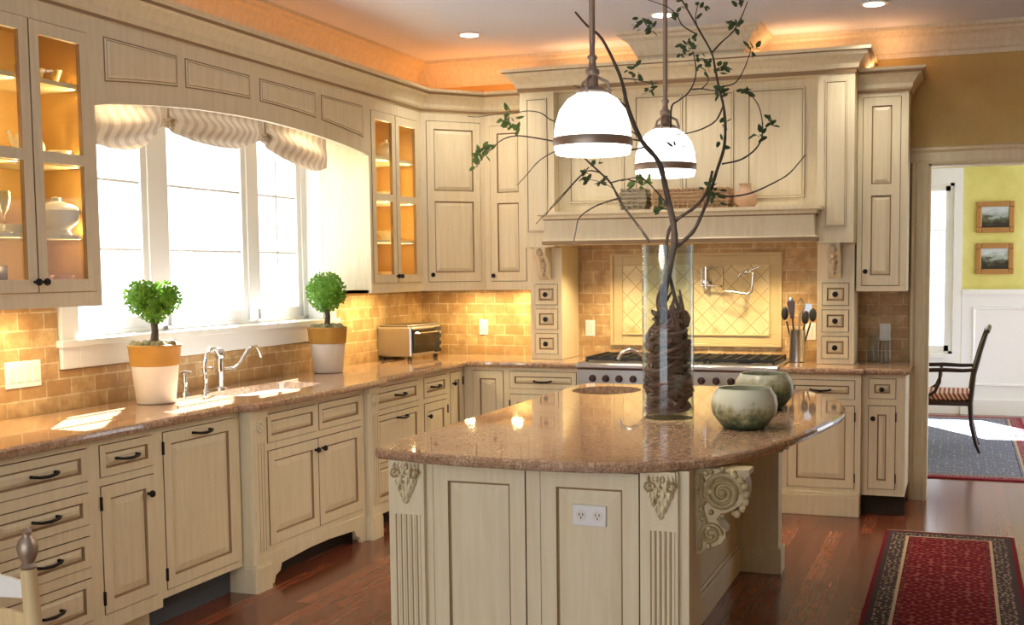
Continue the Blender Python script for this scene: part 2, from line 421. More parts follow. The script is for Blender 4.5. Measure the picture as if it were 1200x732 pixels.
def base_cab(label, loc, rot, W, fronts, depth=.60, z0=.10, z1=.88, kick=None, ends=(0, 0), plinth=False, group=None, cat='cabinet', name='base_cabinet', kickmat=None, apron=None):
    "fronts: (kind, x0, x1, z0, z1, handle, hx, hz)"
    t = thing(name, label, cat, loc, rot, group)
    mb = MB(); holes = [(f_[1], f_[2], f_[3], f_[4]) for f_ in fronts]
    cells(mb, 0, W, z0, z1, holes, 0, .022)
    for h in holes:
        mb.box(h[0]-.0, h[1]+.0, .0215, .024, h[2], h[3], 1)
    mb.box(0, W, .024, depth, z0, z1)
    mb.build('body', [m_paint, m_gap], t)
    if plinth:
        pb = MB(); prof = [(-.01, 0), (.028, 0), (.028, z0-.012), (.012, z0+.012), (-.01, z0+.012)]
        pb.sweep(prof, [(-.0, .05), (-.0, 0), (W, 0), (W, .05)]) if False else pb.box(-.0, W-.001, -.028, .10, 0, z0+.0).box(0, W-.001, -.014, .05, z0, z0+.018)
        pb.build('plinth', m_paint, t, bevel=.004)
    elif apron is None:
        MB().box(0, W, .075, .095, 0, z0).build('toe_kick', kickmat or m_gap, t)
    for kind, a, b, c, d, hk, hx, hz in fronts:
        if kind == 'door':
            o = leaf('door', t, a, b, c, d)
            if hk == 'knob' or b-a > .35:
                xx = a if (hx > (a+b)/2 or hk == 'pull') else b
                for zz in (c+.07, d-.07): MB().box(xx-.004, xx+.004, -.009, .002, zz-.028, zz+.028).build('hinge', m_iron, o)
        elif kind == 'drawer': o = leaf('drawer', t, a, b, c, d, s=.032, wide=.014)
        else: o = leaf(kind, t, a, b, c, d)
        if hk == 'knob': knob(o, hx, hz)
        elif hk == 'pull': pull(o, hx, hz, w_=.12 if b-a > .3 else .10)
    return t

# ------------------------------------------------------------------ STRUCTURE
CEIL = 3.06
def struct(name, mb, m, **k):
    o = mb.build(name, m, **k); o['kind'] = 'structure'; return o
struct('floor', MB().box(-.15, 7.0, -9.6, 5.0, -.06, 0), m_floor)
struct('ceiling', MB().box(-.15, 7.0, -9.6, .14, CEIL, CEIL+.08), m_ceil)
WY0, WY1, WZ0, WZ1 = -3.60, -1.40, 1.225, 2.42
b = MB()
b.box(-.22, 0, -9.6, WY0, 0, CEIL).box(-.22, 0, WY1, 0.14, 0, CEIL).box(-.22, 0, WY0, WY1, 0, WZ0).box(-.22, 0, WY0, WY1, WZ1, CEIL)
wl = struct('wall_left', b, m_faux)
b = MB()
for a, c, d, e in ((-5.6, WY0-.12, .92, 1.45), (WY0-.12, WY1+.12, .92, 1.10), (WY1+.12, -.0, .92, 1.45)): b.box(0, .012, a, c, d, e)
b.build('tile_backsplash', m_tileL, wl)
# back wall with the doorway to the dining room
DX0, DX1, DZ = 3.645, 5.15, 2.20
b = MB(); b.box(0, DX0, 0, .14, 0, CEIL).box(DX1, 7.0, 0, .14, 0, CEIL).box(DX0, DX1, 0, .14, DZ, CEIL)
wb = struct('wall_back', b, m_faux)
b = MB(); b.box(.012, 1.27, -.012, 0, .92, 1.45).box(1.27, 2.98, -.012, 0, .92, 1.75).box(2.98, 3.53, -.012, 0, .92, 1.45)
b.build('tile_backsplash', m_tileB, wb)
struct('wall_right', MB().box(6.86, 7.0, -9.6, 0, 0, CEIL), m_faux)
struct('wall_rear', MB().box(3.9, 6.86, -9.6, -9.5, 0, CEIL).box(-.15, 3.9, -9.6, -9.5, 2.75, CEIL), m_faux)  # unseen, added to hold light from behind off the island's right side
# door casing
b = MB()
prof = [(0, 0), (0, .012), (.012, .018), (.05, .018), (.062, .026), (.085, .026), (.10, .036), (.112, .036), (.112, 0)]
b.prism([(DX0-.112, 0), (DX0-.10, -.034), (DX0-.085, -.036), (DX0-.07, -.02), (DX0-.02, -.018), (DX0-.012, -.024), (DX0, -.02), (DX0, 0)], 'z', 0, DZ+.005)
b.prism([(DX1+.112, 0), (DX1+.10, -.034), (DX1+.085, -.036), (DX1+.07, -.02), (DX1+.02, -.018), (DX1+.012, -.024), (DX1, -.02), (DX1, 0)], 'z', 0, DZ+.005)
b.prism([(0, DZ+.112), (-.034, DZ+.10), (-.036, DZ+.085), (-.02, DZ+.07), (-.018, DZ+.02), (-.024, DZ+.012), (-.02, DZ), (0, DZ)], 'x', DX0-.112, DX1+.112)
b.box(DX0, DX0+.015, 0, .16, 0, DZ).box(DX1-.015, DX1, 0, .16, 0, DZ).box(DX0, DX1, 0, .16, DZ-.015, DZ)
struct('trim_1', b, m_paint)
# room crown
cr = [(0, CEIL), (0, CEIL-.18), (.014, CEIL-.18), (.018, CEIL-.155), (.030, CEIL-.145), (.040, CEIL-.115), (.075, CEIL-.06), (.105, CEIL-.045), (.112, CEIL-.03), (.14, CEIL-.022), (.14, CEIL)]
struct('trim_2', MB().sweep(cr, [(0, -9.5), (0, 0), (1.86, 0), (1.86, -.50), (2.52, -.50), (2.52, 0), (6.86, 0)]), m_crown)
# dining room
DY = 4.8
b = MB(); WX0, WX1, WQ0, WQ1 = 2.75, 3.775, .62, 2.40
b.box(2.0, WX0, DY, DY+.15, 0, 2.9).box(WX1, 6.6, DY, DY+.15, 0, 2.9).box(WX0, WX1, DY, DY+.15, 0, WQ0).box(WX0, WX1, DY, DY+.15, WQ1, 2.9)
wd = struct('wall_dining_back', b, m_yellow)
b = MB(); b.box(WX1+.09, 6.6, DY-.012, DY, 0, 1.25).box(2.12, WX1+.09, DY-.012, DY, 0, WQ0-.10)
for x in (3.97, 4.73, 5.49): rings(b, x, x+.64, .30, 1.12, [(0, DY-.012, 0), (.006, DY-.028, 0), (.02, DY-.026, 0), (.03, DY-.014, 0)])
b.box(WX1+.09, 6.6, DY-.04, DY, 1.25, 1.30).box(WX1+.09, 6.6, DY-.03, DY, 0, .16)
b.build('wainscot', m_white, wd)
struct('wall_dining_left', MB().box(2.0, 2.12, .14, 4.8, 0, 2.9), m_yellow)
struct('ceiling_dining', MB().box(2.0, 6.6, .14, DY+.15, 2.9, 2.98), m_ceil)
def window(name, axis_rot, loc, units, H, Wt, depth=.05, muntx=1, muntz=2, jamb=.22):
    "local: width along x, glass plane at y=0, room towards -y"
    t = bpy.data.objects.new(name, None); COL.objects.link(t); t.location = loc; t.rotation_euler = (0, 0, axis_rot); t['kind'] = 'structure'
    W = Wt
    b = MB(); ends = [0]+[v for u_ in units for v in u_]+[W]
    b.box(0, W, -.03, .03, 0, .035).box(0, W, -.03, .03, H-.03, H)
    for k in range(0, len(ends), 2): 
        if ends[k+1]-ends[k] > .001: b.box(ends[k], ends[k+1], -.03, .03, 0, H)
    b.build('window_frame', m_white, t)
    for a, c in units:
        b = MB(); s_ = .045
        b.box(a, a+s_, -.022, .015, .035, H-.03).box(c-s_, c, -.022, .015, .035, H-.03).box(a, c, -.022, .015, .035, .095).box(a, c, -.022, .015, H-.08, H-.03)
        for k in range(1, muntx+1):
            if c-a < .55 or muntz == 3: x = a+(c-a)*k/(muntx+1); b.box(x-.006, x+.006, -.010, .006, .09, H-.08)
        for k in range(1, muntz+1): z = .09+(H-.17)*k/(muntz+1); b.box(a+s_, c-s_, -.010, .006, z-.006, z+.006)
        sash = b.build('window_sash', m_white, t)
        MB().box(a+.02, c-.02, -.002, .002, .06, H-.05).build('window_glass', m_glass, sash)
    return t
wk = window('window_1', PI/2, (-.14, WY0, WZ0), [(.06, .68), (.80, 1.55), (1.63, 2.14)], WZ1-WZ0, WY1-WY0)
b = MB()    # casing, stool and apron on the wall (local x along the wall, -y into the room)
W_ = WY1-WY0
b.box(-.11, 0, -.165, -.14, -.12, W_*0+1.3).box(W_, W_+.11, -.165, -.14, -.12, 1.3).box(0, W_, -.165, -.14, 1.19, 1.3)
b.box(0, W_, -.165, -.14, -.12, -.01).box(-.13, W_+.13, -.185, .0, -.02, .012).box(0.0005, .010, -.14, -.02, 0.012, 1.19).box(W_-.010, W_-.0005, -.14, -.02, 0.012, 1.19)
b.build('window_sill', m_white, wk, bevel=.004)
wd2 = window('window_2', 0, (WX0, DY+.03, WQ0), [(.04, WX1-WX0-.04)], WQ1-WQ0, WX1-WX0, muntx=1, muntz=3)
b = MB(); W_ = WX1-WX0; H_ = WQ1-WQ0
b.box(-.08, 0, -.06, -.03, -.15, H_+.15).box(W_, W_+.085, -.06, -.03, -.15, H_+.15).box(0, W_, -.06, -.03, H_, H_+.15).box(0, W_, -.08, .0, -.03, .01).box(0, W_, -.06, -.03, -.15, -.03)
b.build('window_casing', m_white, wd2)

# ------------------------------------------------------------------ LEFT RUN, lower cabinets (facing +x)
FX = .62
def L(y): return (FX, y, 0)
def lowL(label, y0, y1, fronts, **k):
    fs = [(f_[0], f_[1]-y0, f_[2]-y0, f_[3], f_[4], f_[5], (f_[6]-y0) if f_[6] is not None else 0, f_[7]) for f_ in fronts]
    return base_cab(label, L(y0), PI/2, y1-y0, fs, **k)
c = -4.485
lowL('cream drawer cabinet with four drawers at the near end of the window counter', -4.78, -4.215,
     [('drawer', -4.735, -4.25, .722, .856, 'pull', c, .79), ('drawer', -4.735, -4.25, .55, .68, 'pull', c, .62), ('drawer', -4.735, -4.25, .38, .508, 'pull', c, .45), ('drawer', -4.735, -4.25, .165, .34, 'pull', c, .255)], kickmat=m_paint)
lowL('narrow cream cabinet with one drawer over one door, between drawer stack and panelled dishwasher', -4.215, -3.83,
     [('drawer', -4.185, -3.86, .722, .856, 'pull', -4.03, .79), ('door', -4.185, -3.86, .165, .69, 'knob', -3.905, .61)], kickmat=m_paint)
lowL('dishwasher behind a wide cream panel with a pull at its top and dark toe space', -3.83, -3.245,
     [('door', -3.80, -3.275, .165, .856, 'pull', -3.535, .826)], name='dishwasher', cat='dishwasher', kickmat=flat('slate blue kick', srgb(70, 78, 88), .5), z0=.135)
lowL('cream base cabinet with two drawers between sink cabinet post and corner', -1.95, -1.29,
     [('drawer', -1.90, -1.325, .722, .856, 'pull', -1.59, .79), ('drawer', -1.90, -1.325, .44, .69, 'pull', -1.57, .65), ('drawer', -1.90, -1.325, .165, .405, 'pull', -1.57, .33)])
lowL('slim cream cabinet with small drawer and knobbed door by the corner', -1.29, -.865,
     [('drawer', -1.25, -.90, .722, .856, 'pull', -1.09, .79), ('door', -1.25, -.90, .165, .69, 'knob', -1.20, .605)])
lowL('narrow cream corner door cabinet meeting the back run', -.865, -.622,
     [('door', -.85, -.65, .165, .856, 'knob', -.815, .78)])
# sink cabinet: breakfront with two fluted posts and a scalloped apron
SX = .685
t = thing('sink_base_cabinet', 'cream sink cabinet standing proud with two posts and a scalloped foot rail', 'cabinet', (SX, -3.245, 0), PI/2)
SW = 1.295; P = .15
mb = MB(); holes = [(P+.03, SW/2-.012, .70, .845), (SW/2+.012, SW-P-.03, .70, .845), (P+.03, SW/2, .19, .665), (SW/2, SW-P-.03, .19, .665)]
cells(mb, P, SW-P, .15, .88, holes, .03, .05); mb.box(P, SW-P, .052, .63, .15, .66, 0).box(P, P+.02, .052, .63, .66, .88).box(SW-P-.02, SW-P, .052, .63, .66, .88)
for h in holes: mb.box(h[0], h[1], .049, .053, h[2], h[3], 1)
mb.build('body', [m_paint, m_gap], t)
def shifted(fn, dy): pass
for kx0, kx1, z0, z1 in ((P+.03, SW/2-.012, .70, .845), (SW/2+.012, SW-P-.03, .70, .845)): leaf('false_drawer_front', t, kx0, kx1, z0, z1, s=.032, wide=.014, yf=.027)
for i, (kx0, kx1) in enumerate(((P+.03, SW/2), (SW/2, SW-P-.03))):
    d = leaf('door', t, kx0, kx1, .19, .665, yf=.027); knob(d, (kx1-.035) if i == 0 else (kx0+.035), .605, y=.027)
pts = [(P, .16), (SW-P, .16), (SW-P, 0.0), (SW-P-.06, 0), (SW-P-.075, .035), (SW-P-.115, .05), (SW-P-.13, .085), (SW/2+.1, .10), (SW/2-.1, .10), (P+.13, .085), (P+.115, .05), (P+.075, .035), (P+.06, 0), (P, 0)]
MB().prism(pts[::-1], 'y', .028, .048).build('scalloped_apron', m_paint, t, bevel=.003)
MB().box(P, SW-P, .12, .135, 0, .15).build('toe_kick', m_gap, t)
def post(parent, x0, x1, y0, y1, z1, flutes=3, cap=True, zb=.12, yoff=0):
    b = MB(); w_ = x1-x0; ch = .03
    poly = [(x0, y1), (x0, y0+ch*.3), (x0+ch*.3, y0), (x1-ch*.3, y0), (x1, y0+ch*.3), (x1, y1)]
    b.prism(poly, 'z', zb, z1)
    b.prism([(x0-.008, y1), (x0-.008, y0-.004), (x0, y0-.012), (x1, y0-.012), (x1+.008, y0-.004), (x1+.008, y1)], 'z', 0, zb)
    b.prism([(x0-.004, y1), (x0-.004, y0-.006), (x1+.004, y0-.006), (x1+.004, y1)], 'z', zb, zb+.018)
    for k in range(flutes):
        cx = x0+w_*(.5+(k-(flutes-1)/2)*.2)
        b.tube([(cx, y0+.003, zb+.07), (cx, y0+.003, z1-.16)], .006, 8, 0); 
        b.box(cx+.0095, cx+.012, y0-.0008, y0+.002, zb+.07, z1-.16, 1)
    return b.build('fluted_post', [m_paint, m_paint if flutes == 0 else m_glaze if False else m_paint], parent) if flutes == 0 else b.build('fluted_post', [m_paint, m_glaze], parent)
for x0 in (0.012, SW-P+.012): post(t, x0, x0+P-.03, .0, .2, .88)
# wooden carved caps at the posts' tops
def rosette(mb, c, r, n=9, m=0):
    mb.ball(c, r*.33, 10, 6, m)
    for k in range(n):
        a = 2*PI*k/n; mb.ball((c[0]+r*.62*math.cos(a), c[1]-.001, c[2]+r*.62*math.sin(a)), r*.30, 8, 5, m)
for x0 in (0.012, SW-P+.012):
    b = MB(); b.box(x0-.004, x0+P-.026, -.008, .05, .84, .88); rosette(b, (x0+P/2-.015, -.002, .80), .034)
    b.build('carved_cap', m_paint, t, True)

# ------------------------------------------------------------------ BACK RUN, lower cabinets (facing -y)
def lowB(label, x0, x1, fronts, y=-.62, **k):
    fs = [(f_[0], f_[1]-x0, f_[2]-x0, f_[3], f_[4], f_[5], (f_[6]-x0) if f_[6] is not None else 0, f_[7]) for f_ in fronts]
    return base_cab(label, (x0, y, 0), 0, x1-x0, fs, depth=-y-.015, **k)
lowB('cream corner cabinet with one tall plain door left of the wide drawer', .622, .93, [('door', .685, .915, .165, .856, None, 0, 0)])
lowB('cream cabinet with wide pull drawer beside the range, under the left spice drawers', .93, 1.465,
     [('drawer', .96, 1.44, .735, .856, 'pull', 1.2, .79), ('door', .96, 1.195, .165, .70, 'knob', 1.165, .63), ('door', 1.205, 1.44, .165, .70, 'knob', 1.235, .63)])
lowB('cream cabinet on white plinth with pull drawer over wide door, right of the range', 2.80, 3.285,
     [('drawer', 2.84, 3.25, .725, .846, 'pull', 3.04, .785), ('door', 2.84, 3.25, .17, .69, None, 0, 0)], y=-.65, plinth=True, z0=.13)
lowB('narrow set back cabinet with small drawer and door beside the dining doorway', 3.285, 3.545,
     [('drawer', 3.325, 3.49, .73, .856, 'knob', 3.405, .79), ('door', 3.325, 3.49, .17, .69, 'knob', 3.355, .61)], y=-.60, z0=.13)

# ------------------------------------------------------------------ worktops
def slab(name, outline, holes, z0, z1, label, cat='countertop'):
    bm = bmesh.new()
    def ring(pts, z): return [bm.verts.new((p[0], p[1], z)) for p in pts]
    th = z1-z0
    lv = [(.014, z0), (.002, z0+th*.22), (0, z0+th*.5), (.003, z1-th*.2), (.012, z1)]
    prev = None
    for o_, z in lv:
        r = ring(offset(outline, o_), z)
        if prev:
            for k in range(len(r)): bm.faces.new((prev[k], prev[(k+1) % len(r)], r[(k+1) % len(r)], r[k]))
        else: bot = r
        prev = r
    top = prev; hb, ht = [], []
    for h in holes:
        a, c_ = ring(h, z0), ring(h, z1)
        for k in range(len(a)): bm.faces.new((a[k], c_[k], c_[(k+1) % len(a)], a[(k+1) % len(a)]))
        hb.append(a); ht.append(c_)
    for loops in ([top]+ht, [bot]+hb):
        es = []
        for lp in loops:
            for k in range(len(lp)):
                e = bm.edges.get((lp[k], lp[(k+1) % len(lp)])) or bm.edges.new((lp[k], lp[(k+1) % len(lp)])); es.append(e)
        bmesh.ops.triangle_fill(bm, edges=es, use_beauty=True)
    bmesh.ops.recalc_face_normals(bm, faces=bm.faces)
    me = bpy.data.meshes.new(name); bm.to_mesh(me); bm.free(); me.materials.append(m_granite)
    o = bpy.data.objects.new(name, me); COL.objects.link(o)
    return tag(o, label, cat)
def ellipse(cx, cy, rx, ry, n=32, p=1.0):
    out = []
    for k in range(n):
        a = 2*PI*k/n; c_, s_ = math.cos(a), math.sin(a)
        out.append((cx+rx*math.copysign(abs(c_)**p, c_), cy+ry*math.copysign(abs(s_)**p, s_)))
    return out
sinkhole = ellipse(.36, -2.62, .17, .36, 32, .45)
Lout = [(.013, -5.3), (.665, -5.3), (.665, -3.30), (.70, -3.27), (.735, -3.24), (.735, -1.96), (.70, -1.92), (.665, -1.89), (.665, -.665), (1.452, -.665), (1.452, -.013), (.013, -.013)]
slab('granite_countertop', Lout, [sinkhole], .882, .92, 'long speckled granite worktop under the window and round the corner')
slab('granite_countertop', [(2.79, -.692), (3.30, -.692), (3.315, -.65), (3.57, -.65), (3.57, -.05), (3.57, -.013), (2.79, -.013)], [], .882, .92, 'short speckled granite worktop right of the range carrying the utensil crock')
# undermount sink
def basin(name, hole, zt, dep, label, mat):
    b = MB(); n = len(hole); cx = sum(p[0] for p in hole)/n; cy = sum(p[1] for p in hole)/n
    def R(s_, z): return [(cx+(p[0]-cx)*s_, cy+(p[1]-cy)*s_, z) for p in hole]
    L_ = [R(1.06, zt), R(.995, zt), R(.97, zt-dep*.3), R(.92, zt-dep*.85), R(.80, zt-dep), R(.12, zt-dep-.005)]
    for a, c_ in zip(L_, L_[1:]):
        for k in range(n): b.quad(a[k], a[(k+1) % n], c_[(k+1) % n], c_[k])
    b.face(L_[-1]); o = b.build(name, mat, None, True); tag(o, label, 'sink'); 
    MB().lathe([(.04, 0), (.04, .004), (.02, .006), (.0001, .002)], (cx, cy, zt-dep-.003), 16).build('drain', m_chrome, o, True); return o
basin('kitchen_sink', sinkhole, .881, .20, 'white undermounted kitchen sink below the big window', m_white)

# ------------------------------------------------------------------ ISLAND
t = thing('kitchen_island', 'big cream island with fluted posts, carved corbels and raised panels', 'kitchen island', (0, 0, 0))
IY, IB = -4.28, -2.02
b = MB()
holes = [(2.128, 2.475, .10, .872), (2.525, 2.873, .10, .872)]
cells(b, 2.10, 2.90, 0, .885, holes, IY, IY+.02)
for h in holes: b.box(h[0], h[1], IY+.02, IY+.03, h[2], h[3], 1)
b.box(1.972, 2.80, IY+.03, IB, 0, .70).box(1.972, 2.80, IY+.03, -2.50, .70, .885).box(1.972, 1.99, -2.5, IB, .70, .885).box(2.34, 2.80, -2.5, IB, .70, .885).box(1.99, 2.34, -2.04, IB, .70, .885).box(2.90, 3.037, IY+.0, IY+.17, 0, .885).box(2.80, 2.90, IY+.03, IY+.17, 0, .885).box(2.80, 3.005, IB-.11, IB, 0, .885)
b.build('body', [m_paint, m_gap], t)
for h in holes:
    d = leaf('panel_door', t, h[0], h[1], h[2], h[3], yf=IY-.004, s=.055, wide=.034)
def ipost(x0, x1):
    b = MB(); y0 = IY-.022
    b.box(x0, x1, y0, IY+.06, .13, .885).box(x0-.01, x1+.01, y0-.012, IY+.06, 0, .13)
    for k in range(5):
        cx = x0+(x1-x0)*(.5+(k-2)*.15)
        b.box(cx-.0022, cx+.0022, y0-.0008, y0+.004, .20, .69, 1)
        b.tube([(cx+.009, y0+.002, .20), (cx+.009, y0+.002, .69)], .006, 6, 0)
    return b.build('fluted_post', [m_paint, m_glaze], t)
ipost(1.968, 2.103); ipost(2.893, 3.005)
def carved(x, y0):
    b = MB(); b.box(x-.05, x+.05, y0-.012, y0+.03, .855, .885, 0)
    for sx_ in (-1, 1):
        b.tube([(x+sx_*.035+.018*math.cos(a)*(1-a/14), y0-.014, .835+.018*math.sin(a)*(1-a/14)) for a in [k*.6 for k in range(16)]], .006, 6, 1)
    for row, (z, hw, cnt, r) in enumerate(((.862, .046, 6, .013), (.838, .046, 5, .015), (.812, .040, 4, .016), (.788, .030, 3, .015), (.766, .020, 2, .014), (.745, .002, 1, .013))):
        for k in range(cnt):
            xx = x-hw+2*hw*(k+.5)/cnt if cnt > 1 else x
            b.ball((xx, y0-.006, z), r, 8, 6, (row+k) % 3 == 0, 1.35, .85, .7); b.tube([(xx, y0-.012, z+r), (xx+.004*(1 if xx > x else -1), y0-.02, z), (xx, y0-.014, z-r)], [.002, .005, .002], 5, 0)
    rosette(b, (x, y0-.008, .83), .026, 7, 0)
    return b.build('carved_capital', [m_paint, m_gold], t, True)
carved(2.036, IY-.022); carved(2.949, IY-.022)
def corbel(x0, y0, y1, ztop, H, Wd, parent, name='corbel', mats=None, dx=1):
    "S scroll bracket: profile in x-z, thickness along y"
    pr = [(0, 0), (1.0, 0), (1.0, -.06), (.93, -.09), (.97, -.18), (.98, -.28), (.90, -.38), (.72, -.46), (.50, -.52), (.40, -.58), (.46, -.64), (.56, -.70), (.58, -.78), (.50, -.86), (.36, -.90), (.22, -.92), (.10, -1.0), (0, -1.0)]
    poly = [(x0+dx*p[0]*Wd, ztop+p[1]*H) for p in pr]
    b = MB().prism(poly, 'y', y0, y1, 0)
    def spiral(cx, cz, r, turns, rr, n=40):
        pts = [];
        for k in range(n):
            a = turns*2*PI*k/(n-1); q = r*(1-.86*k/(n-1)); pts.append((x0+dx*(cx*Wd)+dx*q*math.cos(a), y0-.003, ztop+cz*H+q*math.sin(a)))
        b.tube(pts, [rr*(1-.4*k/n) for k in range(n)], 7, 1)
    spiral(.52, -.27, Wd*.36, 2.6, .011); spiral(.30, -.76, Wd*.2, 2, .008)
    b.ball((x0+dx*.52*Wd, y0-.004, ztop-.27*H), .016, 10, 6, 1)
    b.tube([(x0+dx*Wd*q[0], y0-.002, ztop+q[1]*H) for q in ((.12, -.06), (.12, -.3), (.14, -.5), (.2, -.62), (.12, -.75), (.1, -.95))], .008, 7, 1)
    for k in range(9):
        q = k/8; b.ball((x0+dx*(.10+.10*math.sin(q*9))*Wd+dx*.02, y0-.001, ztop-(.05+.85*q)*H), .011, 6, 5, k % 2)
    for k in range(12):
        a = 2*PI*k/12; b.ball((x0+dx*(.52*Wd+Wd*.43*math.cos(a)), y0-.001, ztop-.27*H+Wd*.43*math.sin(a)), .010, 6, 5, 1)
    for k in range(7):
        a = -.9+k*.33; b.ball((x0+dx*(.52+.44*math.cos(a))*Wd, y0-.002, ztop-.30*H+Wd*.42*math.sin(a)), .014, 7, 5, 0)
    return b.build(name, mats or [m_corb, m_gold], parent, True)
corbel(3.038, -4.20, -4.115, .884, .285, .178, t)
corbel(3.006, IB-.10, IB-.01, .884, .27, .13, t)
b = MB(); b.box(2.80, 2.818, IY+.18, IB-.11, 0, .13).box(2.80, 3.012, IB-.128, IB-.11, 0, .13).box(3.005, 3.023, IB-.128, IB, 0, .13).box(2.80, 2.81, IY+.18, IB-.11, .13, .15)
b.build('baseboard', m_paint, t, bevel=.004)
o = MB().box(2.645, 2.76, IY-.012, IY-.0055, .688, .758).build('outlet_plate', m_white, t, bevel=.002)
for x in (2.674, 2.731):
    b = MB()
    b.lathe([(.018, 0), (.018, .0015), (.0001, .0016)], (x, IY-.012, .723), 14, 'y', 1)
    for dx_, dz_ in ((-.006, .004), (.006, .004), (0, -.007)): b.box(x+dx_-.0015, x+dx_+.0015, IY-.0145, IY-.0130, .723+dz_-.004, .723+dz_+.004, 0)
    b.build('socket', [m_gap, m_porc], o)
ctrl = [(1.915, -4.30), (1.935, -4.335), (2.123, -4.385), (2.30, -4.41), (2.568, -4.42), (2.759, -4.405), (2.912, -4.355), (3.03, -4.275), (3.17, -4.085), (3.288, -3.66), (3.36, -3.25), (3.392, -2.95), (3.38, -2.68), (3.30, -2.32), (3.17, -2.10), (3.02, -1.97), (2.9, -1.93), (2.4, -1.92), (1.97, -1.93), (1.915, -1.99)]
ctrl = [(x, y-.0) for x, y in ctrl]
def smoothpoly(p, keep):
    out = []; n = len(p)
    for i in range(n):
        a, b_, c_, d = [Vector(p[(i+k) % n]) for k in (-1, 0, 1, 2)]
        out.append(tuple(b_))
        if i in keep:
            for s_ in (.33, .66):
                q = .5*((2*b_)+(-a+c_)*s_+(2*a-5*b_+4*c_-d)*s_*s_+(-a+3*b_-3*c_+d)*s_**3); out.append(tuple(q))
    return out
iout = smoothpoly(ctrl, set(range(2, 15)))
prep = ellipse(2.15, -2.27, .175, .20, 32)
slab('island_countertop', iout, [prep], .885, .922, 'large curved granite island top with a rounded seating end')
basin('prep_sink', prep, .884, .16, 'small round dark prep sink set in the island top', flat('bronze sink', srgb(96, 84, 60), .3, .8))

# ------------------------------------------------------------------ UPPERS
UZ0, UZ1 = 1.40, 2.62
def glass_cab(label, y0, y1, doors, shelves):
    W_ = y1-y0; t = thing('glass_door_cabinet', label, 'cabinet', (.36, y0, 0), PI/2)
    b = MB(); D = .345
    holes = [(d[0]-y0, d[1]-y0, 1.46, 2.545) for d in doors]
    cells(b, 0, W_, UZ0, UZ1, holes, 0, .02)
    b.box(0, .018, .02, D, UZ0, UZ1).box(W_-.018, W_, .02, D, UZ0, UZ1).box(0, W_, .02, D, UZ1-.02, UZ1).box(0, W_, .02, D, UZ0, UZ0+.02)
    b.build('body', [m_paint], t)
    b = MB(); b.box(.018, W_-.018, D-.012, D, 1.45, UZ1-.02).box(.018, .023, .022, D-.012, 1.45, UZ1-.02).box(W_-.023, W_-.018, .022, D-.012, 1.45, UZ1-.02).box(.018, W_-.018, .022, D-.012, 1.45, 1.470).box(.018, W_-.018, .022, D-.012, 2.56, 2.57)
    b.build('lining', m_in, t)
    for z in shelves: MB().box(.024, W_-.024, .03, D-.014, z-.018, z).build('shelf', m_paint, t)
    for i, d in enumerate(doors):
        a, c_ = d[0]-y0, d[1]-y0; s_ = .052
        dd = leaf('door', t, a, c_, 1.46, 2.545, panels=[(a+s_, c_-s_, 1.515, 1.985), (a+s_, c_-s_, 2.03, 2.49)], glass=True)
        kx = c_-.022 if i == 0 else a+.022
        knob(dd, kx, 1.505)
    return t
glass_cab('lit glass door cabinet full of white dishes, left of the window', -4.56, -3.83, [(-4.52, -4.19), (-4.19, -3.86)], (1.70, 2.0, 2.325))
glass_cab('lit glass door cabinet between window and corner, above the toaster oven', -1.43, -.69, [(-1.40, -1.072), (-1.072, -.74)], (1.74, 2.0, 2.27))
def wall_cab(label, loc, rot, W_, D, doors, z0=UZ0, z1=UZ1, knobs=(), name='wall_cabinet'):
    t = thing(name, label, 'cabinet', loc, rot); b = MB()
    cells(b, 0, W_, z0, z1, [(d[0], d[1], d[2], d[3]) for d in doors], 0, .022); 
    for d in doors: b.box(d[0], d[1], .0215, .0235, d[2], d[3], 1)
    if D: b.box(0, W_, .0235, D, z0, z1)
    else: b.prism([(0, .0235), (W_, .0235), (W_/2+.10, .25), (W_/2-.10, .25)], 'z', z0, z1)
    b.build('body', [m_paint, m_gap], t)
    for d, kk in zip(doors, knobs):
        a, c_, e, f_ = d[:4]; s_ = .055; mid = d[4]
        dd = leaf('door', t, a, c_, e, f_, panels=[(a+s_, c_-s_, e+s_+.01, mid-.035), (a+s_, c_-s_, mid+.035, f_-s_)], wide=.022)
        knob(dd, *kk)
    return t
wall_cab('cream corner wall cabinet set at an angle, one door of two raised panels', (.36, -.69, 0), PI/4, .4667, 0, [(.035, .432, 1.46, 2.56, 2.05)], knobs=[(.062, 1.51)])
wall_cab('pale narrow wall cabinet with one two panel door, left of the hood', (.69, -.36, 0), 0, .34, .345, [(.035, .305, 1.46, 2.54, 2.04)], knobs=[(.062, 1.50)])
t = wall_cab('narrow wall cabinet with its own stepped crown, right of the hood', (3.225, -.35, 0), 0, .305, .335, [(.03, .262, 1.42, 2.595, 2.02)], z0=1.385, z1=2.64, knobs=[(.055, 1.51)])
ccp = [(0, 2.62), (.010, 2.62), (.012, 2.634), (.022, 2.645), (.026, 2.668), (.034, 2.68), (.060, 2.715), (.080, 2.725), (.084, 2.74), (.10, 2.745), (.10, 2.76), (-.02, 2.76)]
ccm = [0, 1, 0, 0, 0, 0, 0, 1, 0, 0, 0]
MB().sweep(ccp, [(-.006, .335), (-.006, 0), (.305, 0), (.305, .335)], mats=ccm).build('crown', [m_paint, m_glaze], t)
o = MB().sweep([(a, z-.0) for a, z in ccp], [(.36, -5.6), (.36, -.69), (.69, -.36), (.995, -.36)], mats=ccm).build('cabinet_crown_moulding', [m_paint, m_glaze])
tag(o, 'stepped cream crown moulding along the tops of the window wall cabinets', 'moulding')
